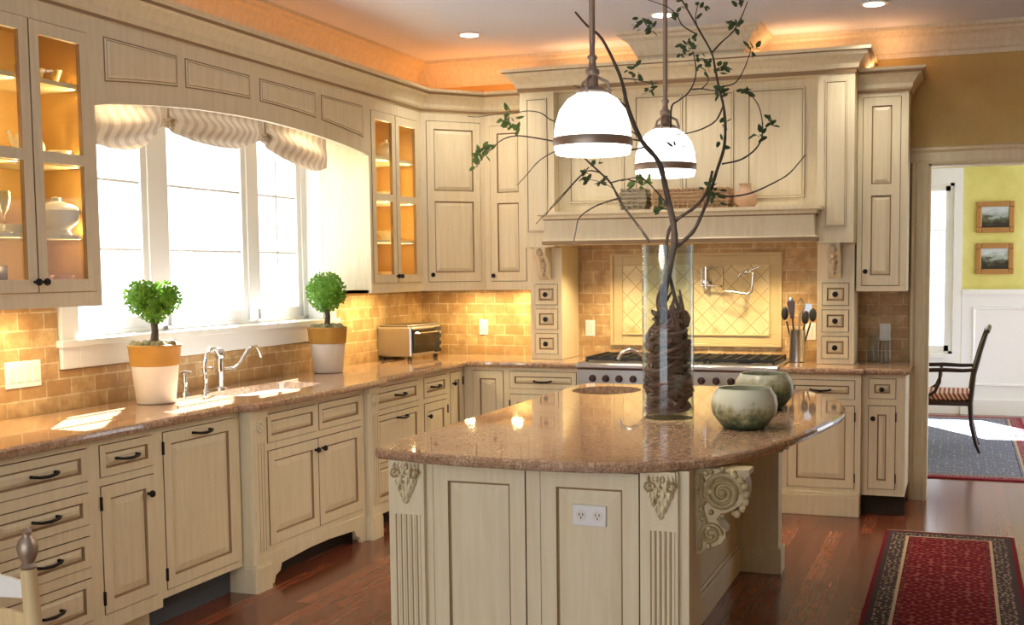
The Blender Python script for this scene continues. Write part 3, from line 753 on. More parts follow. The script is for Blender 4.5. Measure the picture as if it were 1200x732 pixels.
o = MB().box(.03, .30, -5.5, -.8, 2.625, 2.635).build('dust_board', m_paint); tag(o, 'flat cream board closing the cabinet tops behind their crown', 'board')
# arched valance with four applied panels
AY0, AY1 = -3.83, -1.43
def arch(y): return 2.335-.055*(y+2.63)**2 - (max(0, abs(y+2.63)-1.1)**2)*.6
n = 48; ys = [AY0+(AY1-AY0)*k/n for k in range(n+1)]
poly = [(y, arch(y)) for y in ys]+[(AY1, UZ1), (AY0, UZ1)]
b = MB()
for k in range(n):
    y0, y1 = ys[k], ys[k+1]; z0, z1 = arch(y0), arch(y1)
    b.quad((.36, y0, z0), (.36, y1, z1), (.36, y1, UZ1), (.36, y0, UZ1)); b.quad((.335, y0, z0), (.335, y1, z1), (.335, y1, UZ1), (.335, y0, UZ1))
    b.quad((.335, y0, z0), (.335, y1, z1), (.36, y1, z1), (.36, y0, z0))
t = thing('arched_valance', 'cream arched wooden valance over the big window with four applied panels', 'valance', (0, 0, 0))
b.build('board', m_paint, t)
for a, c_ in ((-3.765, -3.275), (-3.215, -2.69), (-2.60, -2.05), (-1.985, -1.50)):
    pl = [(a+(c_-a)*k/8, arch(a+(c_-a)*k/8)+.095) for k in range(9)]+[(c_, 2.55), (a, 2.55)]
    b = MB(); b.prism(pl, 'x', .3605, .363, 1, 1); b.prism(offset(pl, .004), 'x', .361, .367, 0, 0, inset=.004); b.prism(offset(pl, .012), 'x', .3665, .3672, 1, 1); b.prism(offset(pl, .014), 'x', .3665, .373, 0, 0, inset=.012)
    b.build('applied_panel', [m_paint, m_glaze], t)
MB().box(.012, .335, AY0, AY1, 2.585, 2.60).build('soffit', m_paint, t)
# puck lights under the valance
for y, lab in ((-3.42, 'small round puck light under the valance near the dish cabinet'), (-1.78, 'small round puck light under the valance by the toaster side')):
    o = MB().lathe([(.035, 0), (.035, -.015), (.028, -.016), (.0001, -.016)][::-1], (.22, y, 2.585), 16).build('puck_light', m_bulb, None, True); tag(o, lab, 'light')
    spot('puck lamp', (.22, y, 2.55), 8, (1, .76, .45), 120)
# fabric shade
t = thing('fabric_shade', 'gathered taupe striped fabric shade swagged across the window head', 'window shade', (0, 0, 0))
segs = [(-3.60, -3.06, 2.20, 2.13), (-3.06, -2.22, 2.265, 2.185), (-2.22, -1.50, 2.275, 2.165)]
b = MB(); NU, NV = 26, 26
for i, (y0, y1, ze, zl) in enumerate(segs):
    G = []
    for a in range(NU+1):
        s_ = a/NU; row = []; y = y0+(y1-y0)*s_; sag = 4*s_*(1-s_)
        e0 = (2.15, 2.262, 2.275)[i]; e1 = (2.262, 2.275, 2.18)[i]
        zb = e0+(e1-e0)*s_-(.085, .075, .075)[i]*sag
        for k in range(NV+1):
            q = k/NV; z = 2.57+(zb-2.57)*q
            if q > .35:
                fo = (q-.35)/.65
                z += .0
            amp = .032*sag+.010
            x = .10+amp*(q**1.5)*(1.2+math.sin(q*17+sag*2.0))*(.4+.6*sag**.5)+.012*math.sin(s_*PI*14)*(1-sag)*q
            row.append((x, y, z))
        G.append(row)
    for a in range(NU):
        for k in range(NV): b.quad(G[a][k], G[a+1][k], G[a+1][k+1], G[a][k+1])
b.build('fabric', m_fabric, t, True)
for y, z in ((-3.06, 2.262), (-2.22, 2.275)):
    b = MB()
    for k in range(9):
        a = -PI*.95+PI*.9*k/8; r = .045
        b.tube([(.135, y, z+.03), (.155, y+math.cos(a)*r*.6, z+.03+math.sin(a)*r*.6), (.15, y+math.cos(a)*r*1.2, z+.03+math.sin(a)*r*1.1)], [.006, .010, .004], 6)
    b.tube([(.13, y, 2.56), (.14, y, z+.02)], .006, 6); b.ball((.15, y, z+.03), .014)
    b.build('gathered_tuft', m_fabric, t, True)

# ------------------------------------------------------------------ HOOD
t = thing('range_hood_surround', 'tall cream mantel style range hood with panelled towers and wide shelf', 'range hood', (0, 0, 0))
HT = 2.80; TY = -.555; CY_ = -.455
b = MB(); b.box(1.27, 3.0, CY_, -.014, 1.73, HT); b.box(1.87, 2.51, -.495, -.02, HT+.063, CEIL-.01)
b.build('centre_box', m_paint, t)
for x0, x1 in ((1.03, 1.27), (3.0, 3.222)):
    o = MB().box(x0, x1, TY, -.014, 1.69, HT).build('tower', m_paint, t)
    b = MB(); rings(b, x0+.045, x1-.045, 1.79, 2.68, [(0, TY-.0005, 1), (.002, TY-.008, 1), (.008, TY-.009, 0), (.012, TY-.004, 1), (.03, TY-.006, 0)])
    b.build('raised_panel', [m_paint, m_glaze], o)
for x0, x1, z0 in ((1.345, 1.73, 1.98), (1.80, 2.125, 1.98), (2.135, 2.46, 1.98), (2.545, 2.91, 1.98)):
    b = MB(); rings(b, x0, x1, z0, 2.67, [(0, CY_-.0005, 1), (.002, CY_-.010, 1), (.012, CY_-.011, 0), (.016, CY_-.004, 1), (.045, CY_-.008, 0)])
    b.build('raised_panel', [m_paint, m_glaze], t)
hp = [(0, 2.72), (.008, 2.72), (.012, 2.745), (.022, 2.75), (.03, 2.775), (.058, 2.81), (.078, 2.822), (.082, 2.84), (.10, 2.845), (.10, 2.865), (-.02, 2.865)]
MB().sweep(hp, [(1.03, -.016), (1.03, TY), (3.222, TY), (3.222, -.02)], mats=[0, 1, 0, 0, 0, 0, 0, 1, 0, 0]).build('crown', [m_paint, m_glaze], t)
MB().box(1.05, 3.2, TY+.01, -.02, HT, 2.862).box(1.27, 3.0, TY+.002, CY_, 2.715, HT).build('frieze', m_paint, t)
mp = [(0, 1.70), (.012, 1.70), (.014, 1.725), (.004, 1.735), (.0, 1.86), (.012, 1.868), (.016, 1.885), (.04, 1.895), (.04, 1.915), (-.04, 1.915)]
mx0, mx1, my = 1.25, 3.0, -.70
b = MB(); b.box(mx0, mx1, my, CY_, 1.70, 1.90)
b.sweep(mp, [(mx0, TY-.002), (mx0, my), (mx1, my), (mx1, TY-.002)], mats=[0, 1, 0, 0, 1, 0, 0, 0, 0]); b.box(mx0-.01, mx1+.01, my-.01, CY_, 1.895, 1.914)
b.build('mantel_shelf', [m_paint, m_glaze], t)
for x in (1.145, 3.095):
    b = MB(); pr = [(-.39, 1.69), (-.515, 1.69), (-.52, 1.66), (-.50, 1.63), (-.46, 1.60), (-.44, 1.56), (-.445, 1.52), (-.42, 1.49), (-.39, 1.47)]
    b.prism(pr, 'x', x-.042, x+.042, 0)
    for z, r in ((1.655, .026), (1.615, .022), (1.575, .024), (1.535, .018), (1.50, .012)): b.ball((x, -.39-(.12 if z > 1.64 else .08 if z > 1.6 else .055), z), r, 10, 6, 1, 1.1)
    b.build('corbel', [m_paint, flat('rubbed terracotta glaze', srgb(222, 198, 166), .6)], t, True)
# spice drawer columns (stand on the worktops)
for x0, lab in ((1.03, 'slim cream column of three knobbed spice drawers left of the range'), (2.985, 'slim cream column of three knobbed spice drawers right of the range')):
    t = thing('spice_drawer_column', lab, 'cabinet', (x0, -.385, .922)); W_ = .23; H_ = 1.688-.922
    b = MB(); hs = [(.03, W_-.03, 1.295-.922, 1.44-.922), (.03, W_-.03, 1.125-.922, 1.27-.922), (.03, W_-.03, .955-.922, 1.10-.922)]
    cells(b, 0, W_, 0, H_, hs, 0, .02); b.box(0, W_, .023, .37, 0, H_)
    for h in hs: b.box(h[0], h[1], .0195, .0235, h[2], h[3], 1)
    b.build('body', [m_paint, m_gap], t)
    for h in hs: d = leaf('drawer', t, *h, s=.028, wide=.01); knob(d, W_/2, (h[2]+h[3])/2, r=.018)
# framed tile panel
x0, x1, z0, z1 = 1.50, 2.71, 1.0, 1.645
t = thing('tile_mural_panel', 'framed cream diamond tile panel on the wall behind the range', 'tile panel', (0, 0, 0))
b = MB(); cells(b, x0, x1, z0, z1, [(x0+.02, x1-.02, z0+.02, z1-.02)], -.035, -.012); cells(b, x0+.02, x1-.02, z0+.02, z1-.02, [(x0+.09, x1-.09, z0+.085, z1-.085)], -.018, -.012); cells(b, x0+.08, x1-.08, z0+.075, z1-.075, [(x0+.09, x1-.09, z0+.085, z1-.085)], -.03, -.012)
b.build('moulded_frame', flat('limestone frame', srgb(214, 190, 140), .5), t, bevel=.003)
MB().box(x0+.085, x1-.085, -.02, -.0125, z0+.08, z1-.08).build('diamond_tiles', m_diam, t)
# pot filler
t = thing('pot_filler', 'folding wall mounted pot filler faucet in polished nickel over the range', 'faucet', (0, 0, 0))
b = MB(); b.lathe([(.032, 0), (.032, .012), (.014, .018), (.014, .06)], (2.20, -.02, 1.44), 16, 'y'); b.build('escutcheon', m_chrome, t, True)
b = MB()
b.tube([(2.20, -.08, 1.40), (2.20, -.08, 1.55)], .011); b.tube([(2.20, -.08, 1.54), (2.32, -.10, 1.54), (2.32, -.10, 1.42)], .009); b.tube([(2.17, -.08, 1.54), (2.17, -.08, 1.42), (2.30, -.1, 1.42)], .008)
b.build('first_arm', m_chrome, t, True)
b = MB(); b.tube([(2.31, -.10, 1.42), (2.33, -.12, 1.385), (2.50, -.16, 1.365), (2.53, -.17, 1.38), (2.54, -.17, 1.50), (2.52, -.17, 1.515), (2.45, -.17, 1.50), (2.44, -.17, 1.47)], .009); b.build('swing_arm', m_chrome, t, True)
b = MB(); b.tube([(2.51, -.17, 1.52), (2.58, -.17, 1.545)], .006); b.ball((2.49, -.17, 1.51), .02); b.build('lever', m_chrome, t, True)

# ------------------------------------------------------------------ RANGE
t = thing('gas_range', 'wide stainless gas range with black grates and a row of knobs', 'stove', (0, 0, 0))
b = MB(); b.box(1.468, 2.785, -.66, -.016, .10, .905).build('body', m_steel, t)
b = MB(); b.box(1.468, 2.785, -.70, -.016, .905, .928); b.tube([(1.468, -.705, .905), (2.785, -.705, .905)], .018, 12); b.build('cooktop', m_steel, t)
b = MB(); b.box(1.468, 2.785, -.69, -.66, .76, .885).build('control_panel', m_steel, t, bevel=.004)
b = MB(); b.box(1.472, 2.781, -.695, -.66, .886, .892); b.build('black_strip', m_black, t)  # thin solid black strip between cooktop edge and control panel
b = MB(); b.box(1.50, 2.10, -.68, -.66, .18, .73).box(2.15, 2.76, -.68, -.66, .18, .73)
b.build('oven_door', m_steel, t, bevel=.006)
b = MB()
for x0, x1 in ((1.53, 2.07), (2.18, 2.73)): b.tube([(x0, -.68, .70), (x0, -.72, .70), (x1, -.72, .70), (x1, -.68, .70)], .011)
b.build('oven_handle', m_steel, t, True)
for x in (1.575, 1.665, 1.755, 1.85, 1.945, 2.04, 2.30, 2.395, 2.49, 2.585, 2.68): 
    MB().lathe([(.024, 0), (.024, .01), (.019, .012), (.017, .035), (.0001, .036)], (x, -.69, .825), 14, 'y').build('knob', [flat('dark red brown knob', srgb(70, 36, 30), .4)] if x == 1.575 else [bpy.data.materials['dark red brown knob']], t, True)
for x0, x1 in ((1.50, 1.92), (1.94, 2.31), (2.33, 2.75)):
    b = MB(); y0, y1 = -.60, -.10; z = .955
    for k in range(7): y = y0+(y1-y0)*k/6; b.box(x0, x1, y-.006, y+.006, z-.016, z)
    for k in range(6): x = x0+.006+(x1-x0-.012)*k/5; b.box(x-.006, x+.006, y0, y1, z-.016, z+.004)
    for x in (x0+.008, x1-.008):
        for y in (y0, y1): b.box(x-.008, x+.008, y-.008, y+.008, .928, z)
    g = b.build('grate', m_black, t)
    for y in (-.47, -.23): MB().lathe([(.05, .928), (.05, .938), (.035, .942), (.035, .95), (.0001, .95)], ((x0+x1)/2, y, 0), 16).build('burner', m_black, g, True)
# ------------------------------------------------------------------ faucets
t = thing('bridge_faucet', 'polished nickel bridge faucet with side lever behind the kitchen sink', 'faucet', (0, 0, 0))
fx = .13
def bell(mb, x, y, z, h, r=.022): mb.lathe([(r*1.3, z), (r*1.25, z+.01), (r*.6, z+.02), (r*.55, z+h*.5), (r*.8, z+h*.6), (r*.6, z+h*.7), (r*.65, z+h), (.0001, z+h+.01)], (x, y, 0), 14)
b = MB(); bell(b, fx+.04, -2.75, .92, .17, .028); b.lathe([(.020, 1.09), (.03, 1.11), (.022, 1.135), (.0001, 1.145)], (fx+.04, -2.75, 0), 14); b.build('body', m_chrome, t, True)
b = MB(); b.tube([(fx+.04, -2.75, 1.10), (fx+.06, -2.82, 1.145), (fx+.09, -2.90, 1.15), (fx+.12, -2.97, 1.12), (fx+.13, -3.0, 1.07), (fx+.13, -3.0, 1.04)], [.010, .010, .010, .010, .010, .013], 10); b.build('spout', m_chrome, t, True)
b = MB(); b.tube([(fx+.04, -2.72, 1.03), (fx+.04, -2.62, 1.025), (fx+.04, -2.57, 1.05), (fx+.04, -2.50, 1.11), (fx+.04, -2.46, 1.13), (fx+.04, -2.42, 1.13), (fx+.04, -2.39, 1.10), (fx+.04, -2.375, 1.07)], [.008, .009, .010, .011, .011, .010, .009, .012], 10); b.build('side_sprayer', m_chrome, t, True)
for x, y, h, lab in ((fx+.03, -3.03, .11, 'slender nickel soap dispenser nearest the potted topiary'), (fx+.05, -2.89, .12, 'nickel hot tap beside the bridge faucet body')):
    t = thing('sink_dispenser', lab, 'dispenser', (x, y, .92)); b = MB(); bell(b, 0, 0, 0, h, .018); b.build('stem', m_chrome, t, True)
    MB().tube([(-.02, 0, h+.005), (.0, 0, h+.012), (.045, 0, h+.008)], .007).build('lever', m_chrome, t, True)
t = thing('prep_faucet', 'small curved nickel faucet at the island prep sink', 'faucet', (0, 0, 0))
b = MB(); b.lathe([(.024, .922), (.022, .935), (.011, .945), (.011, 1.02)], (2.37, -2.12, 0), 14); b.build('base', m_chrome, t, True)
b = MB(); b.tube([(2.37, -2.12, 1.0), (2.345, -2.14, 1.05), (2.29, -2.18, 1.11), (2.25, -2.20, 1.125), (2.215, -2.22, 1.11), (2.20, -2.23, 1.075)], .010, 10); b.build('spout', m_chrome, t, True)
# ------------------------------------------------------------------ toaster oven
t = thing('toaster_oven', 'stainless toaster oven with dark glass door on the corner worktop', 'toaster oven', (.285, -.745, .92), math.radians(87))
# local x runs back towards the corner, -y faces the room
b = MB(); b.box(0, .43, 0, .27, .025, .235).build('body', m_steel, t, bevel=.012)
MB().box(.02, .33, -.012, 0, .05, .215).build('glass_door', m_blackglass, t, bevel=.003)
MB().box(.335, .425, -.008, 0, .04, .22).build('control_panel', m_black, t, bevel=.003)
b = MB().tube([(.04, -.012, .19), (.04, -.04, .19), (.31, -.04, .19), (.31, -.012, .19)], .007); b.build('handle', m_chrome, t, True)
for z in (.08, .13, .18): MB().lathe([(.014, 0), (.013, .015), (.0001, .016)], (.38, -.008, z), 12, 'y').build('dial', m_chrome, t, True)
for x in (.03, .40):
    for y in (.03, .24): MB().box(x-.012, x+.012, y-.012, y+.012, 0, .026).build('foot', m_black, t)
MB().box(-.0, .43, .02, .25, .235, .245).build('tray', m_steel, t, bevel=.003)

# ------------------------------------------------------------------ topiaries
def topiary(label, x, y, lobes, seed):
    rnd = random.Random(seed)
    t = thing('potted_topiary', label, 'topiary', (x, y, .922), 0, 'topiaries on the window counter')
    pot = MB().lathe([(.084, 0), (.089, .004), (.108, .182), (.103, .184), (.098, .15), (.0001, .15)], seg=28).build('pot', m_potw, t, True)
    MB().lathe([(.107, .178), (.114, .181), (.119, .262), (.123, .266), (.123, .277), (.115, .279), (.110, .262), (.0001, .255)], seg=28).build('rim_band', m_terra, pot, True)
    b = MB()
    for k in range(70):
        a = rnd.random()*2*PI; r = .102*math.sqrt(rnd.random()); b.ball((r*math.cos(a), r*math.sin(a), .266+rnd.random()*.015), .012+.012*rnd.random(), 6, 4)
    b.build('moss', m_moss, t, True)
    MB().tube([(0, 0, .29), (.006, 0, .34), (-.002, .004, .39), (.003, 0, .46)], [.019, .016, .016, .018], 10).build('stem', m_bark, t, True)
    b = MB()
    for c_, r in lobes:
        b.ball(c_, r*.86, 20, 14)
        for k in range(int(1500*(r/.14)**2)):
            u_, v_ = rnd.random()*2-1, rnd.random()*2*PI; q = math.sqrt(1-u_*u_); n_ = Vector((q*math.cos(v_), q*math.sin(v_), u_))
            p = Vector(c_)+n_*r*(.84+.2*rnd.random()); d = (n_+Vector((rnd.uniform(-1, 1), rnd.uniform(-1, 1), rnd.uniform(-1, 1)))*.7).normalized(); s_ = n_.cross(d+Vector((0, 0, .01))).normalized()*.0075; l_ = d*.019
            b.face([tuple(p-s_*.3), tuple(p+l_*.5-s_), tuple(p+l_), tuple(p+l_*.5+s_)])
    b.build('foliage', m_leaf, t)
    return t
topiary('double lobed boxwood topiary in whitewashed pot, beside the faucet', .235, -3.345, [((-.042, -.030, .502), .073), ((.042, .030, .500), .070), ((0, 0, .462), .074)], 3)
topiary('round boxwood topiary in whitewashed pot, near the glass cabinet', .185, -1.68, [((0, 0, .492), .112)], 5)

# ------------------------------------------------------------------ vase with branches
VX, VY, VZ = 2.714, -3.25, .922
o = MB().lathe([(.0001, 0), (.104, 0), (.1065, .01), (.1065, .71), (.1045, .712), (.1035, .70), (.1035, .022), (.0001, .02)], seg=48).build('glass_vase', m_vase, None, True, (VX, VY, VZ)); tag(o, 'tall clear glass cylinder vase on the island top', 'vase')
rnd = random.Random(11); b = MB()
for k in range(80):
    n = 16; a0 = rnd.random()*2*PI; z0 = .05+rnd.random()**1.5*.36; R_ = .04+rnd.random()*.05; pts = []; tilt = rnd.uniform(-.07, .07); ph = rnd.random()*6
    for j in range(n):
        a = a0+j/n*rnd.uniform(4.5, 5.5); r = R_+.012*math.sin(j*.9+ph); pts.append((r*math.cos(a), r*math.sin(a), max(.035, min(.46, z0+tilt*math.sin(a+ph)+.02*math.sin(j*.5+ph)))))
    b.tube(pts, .0055+rnd.random()*.006, 6)
for k in range(12):
    a = rnd.random()*6.28; z0 = .30+rnd.random()*.12; s_ = rnd.uniform(-1, 1)
    pts = [(.06*math.cos(a+j*.35*s_)*(1-.05*j)+.01, .05*math.sin(a+j*.35*s_), z0+j*.022) for j in range(8)]
    b.tube(pts, [.010, .012, .012, .011, .010, .008, .006, .004], 6)
o = b.build('grapevine_coils', m_vine, None, True, (VX, VY, VZ)); tag(o, 'tangled dark vine coils packed inside the glass vase', 'vine')
BT = thing('bare_branch_arrangement', 'tall dark branches with sparse green leaves rising from the glass vase', 'branches', (VX, VY, VZ+.03))
bz = Vector((VX, VY, VZ+.03))
def branch(name, pts, r0, r1, dy=0.0, mat=None, dy1=None):
    "pts: picture points along the branch; the plane drifts from VY+dy to VY+dy1"
    dy1 = dy if dy1 is None else dy1; n = len(pts); P3 = []
    for i, (u_, v_) in enumerate(pts): P3.append(at(u_, v_, VY+dy+(dy1-dy)*i/(n-1))-bz)
    out = [];
    for i in range(n-1):
        a, b_, c_, d = P3[max(i-1, 0)], P3[i], P3[i+1], P3[min(i+2, n-1)]
        for s_ in (0, .25, .5, .75): out.append(.5*((2*b_)+(-a+c_)*s_+(2*a-5*b_+4*c_-d)*s_*s_+(-a+3*b_-3*c_+d)*s_**3))
    out.append(P3[-1]); N = len(out)
    k = random.Random(len(pts)*7+int(pts[0][0]))
    rr = [(r0+(r1-r0)*(i/(N-1))**.8)*(1+.12*k.uniform(-1, 1)) for i in range(N)]
    return MB().tube(out, rr, 8).build(name, mat or m_bark, BT, True)
# main stems
branch('trunk', [(776, 460), (776, 420), (774, 380), (778, 345), (785, 310), (790, 285), (789, 262), (781, 225), (772, 190), (752, 165), (737, 130), (730, 100), (722, 78), (705, 45), (688, 30), (674, 14)], .021, .0035)
branch('stem', [(796, 470), (803, 430), (801, 380), (790, 345), (781, 300), (784, 270), (795, 256), (815, 242), (828, 225), (835, 200)], .009, .006, .02)
branch('stem', [(788, 292), (800, 283), (813, 270), (822, 252), (832, 226), (840, 200), (848, 175), (850, 150), (848, 125), (843, 105), (838, 80), (834, 62), (822, 40), (806, 12), (795, -6)], .009, .003, .02, dy1=.06)
branch('stem', [(762, 284), (752, 270), (741, 255), (728, 238), (716, 215), (703, 202), (690, 190), (682, 182)], .006, .0035, -.03, dy1=-.06)
branch('twig', [(728, 232), (712, 236), (695, 243), (679, 255), (675, 270), (672, 285)], .004, .002, -.05, dy1=-.15)
branch('twig', [(782, 240), (770, 225), (757, 212), (745, 208), (728, 212)], .004, .002, -.02, dy1=-.1)
branch('twig', [(846, 192), (868, 187), (885, 175), (893, 160), (893, 140), (888, 122), (877, 108)], .004, .002, .04, dy1=.0)
branch('twig', [(832, 226), (855, 230), (880, 226), (905, 215), (925, 203), (944, 181)], .005, .002, .03, dy1=.1)
branch('twig', [(848, 122), (840, 140), (825, 150), (806, 156), (790, 158)], .004, .002, .05, dy1=0)
branch('twig', [(834, 62), (845, 50), (858, 38), (868, 22), (876, 2)], .004, .002, .05, dy1=.1)
branch('twig', [(842, 102), (860, 98), (870, 85), (878, 65), (880, 55)], .003, .0015, .05, dy1=.1)
branch('twig', [(786, 150), (787, 125), (795, 118), (808, 107), (815, 90), (815, 75), (812, 60)], .004, .002, 0, dy1=-.06)
branch('twig', [(808, 105), (822, 104), (835, 106), (846, 104)], .003, .002, 0, dy1=.04)
branch('twig', [(822, 104), (830, 95), (826, 82), (818, 78)], .0025, .0015, 0, dy1=.05)
branch('twig', [(737, 128), (720, 114), (706, 110), (690, 107), (672, 100)], .004, .002, 0, dy1=-.08)
branch('twig', [(757, 172), (742, 155), (728, 158), (715, 165)], .003, .0015, 0, dy1=.1)
branch('twig', [(730, 92), (745, 93), (760, 97), (771, 97)], .003, .0015, 0, dy1=.06)
branch('twig', [(816, 40), (800, 30), (793, 18), (782, 8), (760, 0)], .003, .0015, .05, dy1=.1)
branch('twig', [(820, 38), (815, 22), (818, 5)], .0025, .0015, .05, dy1=0)
branch('twig', [(703, 202), (690, 200), (680, 206), (665, 222), (648, 240), (640, 252)], .003, .0015, -.05, dy1=.1)
branch('twig', [(690, 196), (672, 215), (655, 235), (640, 250), (628, 262)], .003, .0015, -.05, dy1=.0)
branch('twig', [(716, 214), (732, 210), (742, 212), (752, 215)], .003, .002, -.05, dy1=0)
branch('twig', [(728, 236), (720, 222), (700, 212), (680, 210)], .002, .001, -.05, dy1=-.1)
# long arching side branches reaching left of the near pendant, behind it
branch('long_branch', [(757, 172), (735, 176), (705, 176), (680, 172), (652, 166), (630, 162), (606, 159), (590, 163), (578, 172), (566, 184), (558, 196)], .004, .0018, .0, dy1=.12)
branch('long_branch', [(752, 165), (720, 160), (690, 158), (665, 148), (645, 140), (633, 132), (617, 130), (600, 133), (580, 134), (560, 137), (548, 136)], .0035, .0012, .0, dy1=.2)
branch('long_branch', [(680, 185), (660, 175), (645, 180), (630, 190), (617, 205), (606, 217)], .003, .0015, .05, dy1=.15)
def leaves(name, spots, mat, size, seed):
    rnd = random.Random(seed); b = MB()
    for u_, v_, n, spread in spots:
        c_ = at(u_, v_, VY+rnd.uniform(-.02, .08))-bz
        for k in range(n):
            p = c_+Vector((rnd.gauss(0, spread), rnd.gauss(0, spread), rnd.gauss(0, spread)))
            d = Vector((rnd.uniform(-1, 1), rnd.uniform(-1, 1), rnd.uniform(-.8, 1))).normalized(); s_ = d.orthogonal().normalized(); s_.rotate(Matrix.Rotation(rnd.random()*6, 3, d)); nn = d.cross(s_)
            L_ = size*rnd.uniform(.8, 1.3); w_ = L_*.26; cu = nn*L_*.12
            b.face([tuple(p), tuple(p+d*L_*.3-s_*w_), tuple(p+d*L_*.7-s_*w_*.8+cu*.5), tuple(p+d*L_+cu)]); b.face([tuple(p), tuple(p+d*L_+cu), tuple(p+d*L_*.7+s_*w_*.8+cu*.5), tuple(p+d*L_*.3+s_*w_)])
    return b.build(name, mat, BT)
leaves('leaves', [(748, 28, 9, .012), (763, 33, 13, .014), (808, 52, 13, .014), (802, 62, 6, .010), (822, 72, 9, .012), (830, 76, 8, .010), (846, 80, 12, .012), (862, 30, 13, .014), (870, 3, 8, .012), (881, 57, 9, .012), (874, 106, 9, .011), (843, 108, 12, .014), (889, 158, 11, .012), (905, 143, 8, .010), (838, 226, 14, .014), (832, 222, 8, .012), (792, 18, 4, .012), (800, 8, 4, .012), (818, 8, 5, .012), (686, 207, 12, .013), (705, 213, 9, .011), (742, 80, 8, .014), (744, 90, 4, .01), (764, 105, 8, .012), (844, 145, 4, .008), (845, 168, 4, .008), (778, 240, 8, .012), (770, 245, 5, .01), (700, 188, 4, .012), (790, 172, 4, .01), (815, 20, 3, .02)], m_leaf2, .032, 3)
leaves('fresh_leaves', [(562, 182, 12, .016), (560, 192, 6, .01), (571, 178, 6, .012), (578, 170, 5, .01), (592, 145, 6, .014), (600, 143, 7, .014), (606, 152, 6, .012), (598, 136, 4, .01), (749, 213, 9, .012), (758, 214, 6, .01)], m_leaf3, .036, 5)

# bowls
for x, y, s_, lab in ((3.07, -3.47, 1.0, 'green glazed bowl with pale painted sheen in front beside the vase'), (3.045, -2.84, 1.0, 'darker green glazed bowl standing behind the first bowl')):
    o = MB().lathe([(.0001, 0), (.078, 0), (.085, .006), (.122, .055), (.128, .09), (.122, .125), (.106, .148), (.104, .155), (.098, .154), (.112, .115), (.118, .085), (.108, .05), (.06, .015), (.0001, .012)], seg=40).build('glazed_bowl', m_bowl if y < -3 else m_bowl2, None, True, (x, y, .9225)); tag(o, lab, 'bowl', None)
# ------------------------------------------------------------------ pendants
def pendant(label, x, y, z):
    t = thing('pendant_lamp', label, 'lamp', (x, y, z), 0, 'pendants over the island')
    MB().lathe([(.136, -.008), (.1415, .012), (.1425, .05), (.138, .10), (.122, .15), (.092, .19), (.055, .212), (.032, .218), (.030, .214), (.052, .206), (.088, .184), (.117, .146), (.133, .098), (.1375, .05), (.132, -.004), (.136, -.008)], seg=40, cap=False).build('glass_shade', m_opal, t, True)
    MB().lathe([(.1435, .018), (.146, .018), (.147, .025), (.147, .045), (.145, .05), (.143, .05)], seg=40, cap=False).build('metal_band', m_nickel, t, True)
    b = MB(); b.lathe([(.060, .208), (.062, .216), (.045, .228), (.022, .235), (.020, .275), (.026, .28), (.026, .295), (.014, .305), (.013, .33), (.018, .335), (.018, .345), (.010, .352), (.010, .40)], seg=20)
    for k in range(3):
        a = 2*PI*k/3+.5; b.tube([(.02*math.cos(a), .02*math.sin(a), .27), (.055*math.cos(a), .055*math.sin(a), .255), (.066*math.cos(a), .066*math.sin(a), .222), (.058*math.cos(a), .058*math.sin(a), .205)], .006, 6)
    b.build('socket_cap', m_nickel, t, True)
    MB().tube([(0, 0, .39), (0, 0, CEIL-z-.02)], .011, 12).build('rod', m_nickel, t, True)
    MB().lathe([(.0001, CEIL-z-.03), (.05, CEIL-z-.025), (.06, CEIL-z-.001), (.0001, CEIL-z)], seg=20).build('ceiling_canopy', m_nickel, t, True)
    point('pendant bulb', (x, y, z+.07), 12, (1, .9, .76), .04)
pendant('nearer white glass dome pendant hanging over the island', 2.568, -3.80, 1.966)
pendant('farther white glass dome pendant, seen behind the branches', 2.53, -2.55, 1.978)
for x, y, lab in ((.82, -.90, 'small recessed ceiling light nearest the corner'), (2.13, -1.02, 'small recessed ceiling light over the middle of the range wall'), (3.35, -.86, 'small recessed ceiling light above the dining doorway side')):
    t = thing('recessed_downlight', lab, 'light', (x, y, CEIL), 0, 'recessed ceiling lights')
    MB().lathe([(.062, -.001), (.082, -.001), (.084, -.006), (.060, -.008)], seg=28, cap=False).build('trim_ring', m_white, t, True); MB().lathe([(.0001, -.009), (.059, -.009), (.061, -.002)], seg=24).build('lens', m_bulb, t, True)
    spot('downlight lamp', (x, y, CEIL-.03), 20, (1, .92, .80), 120, .06)

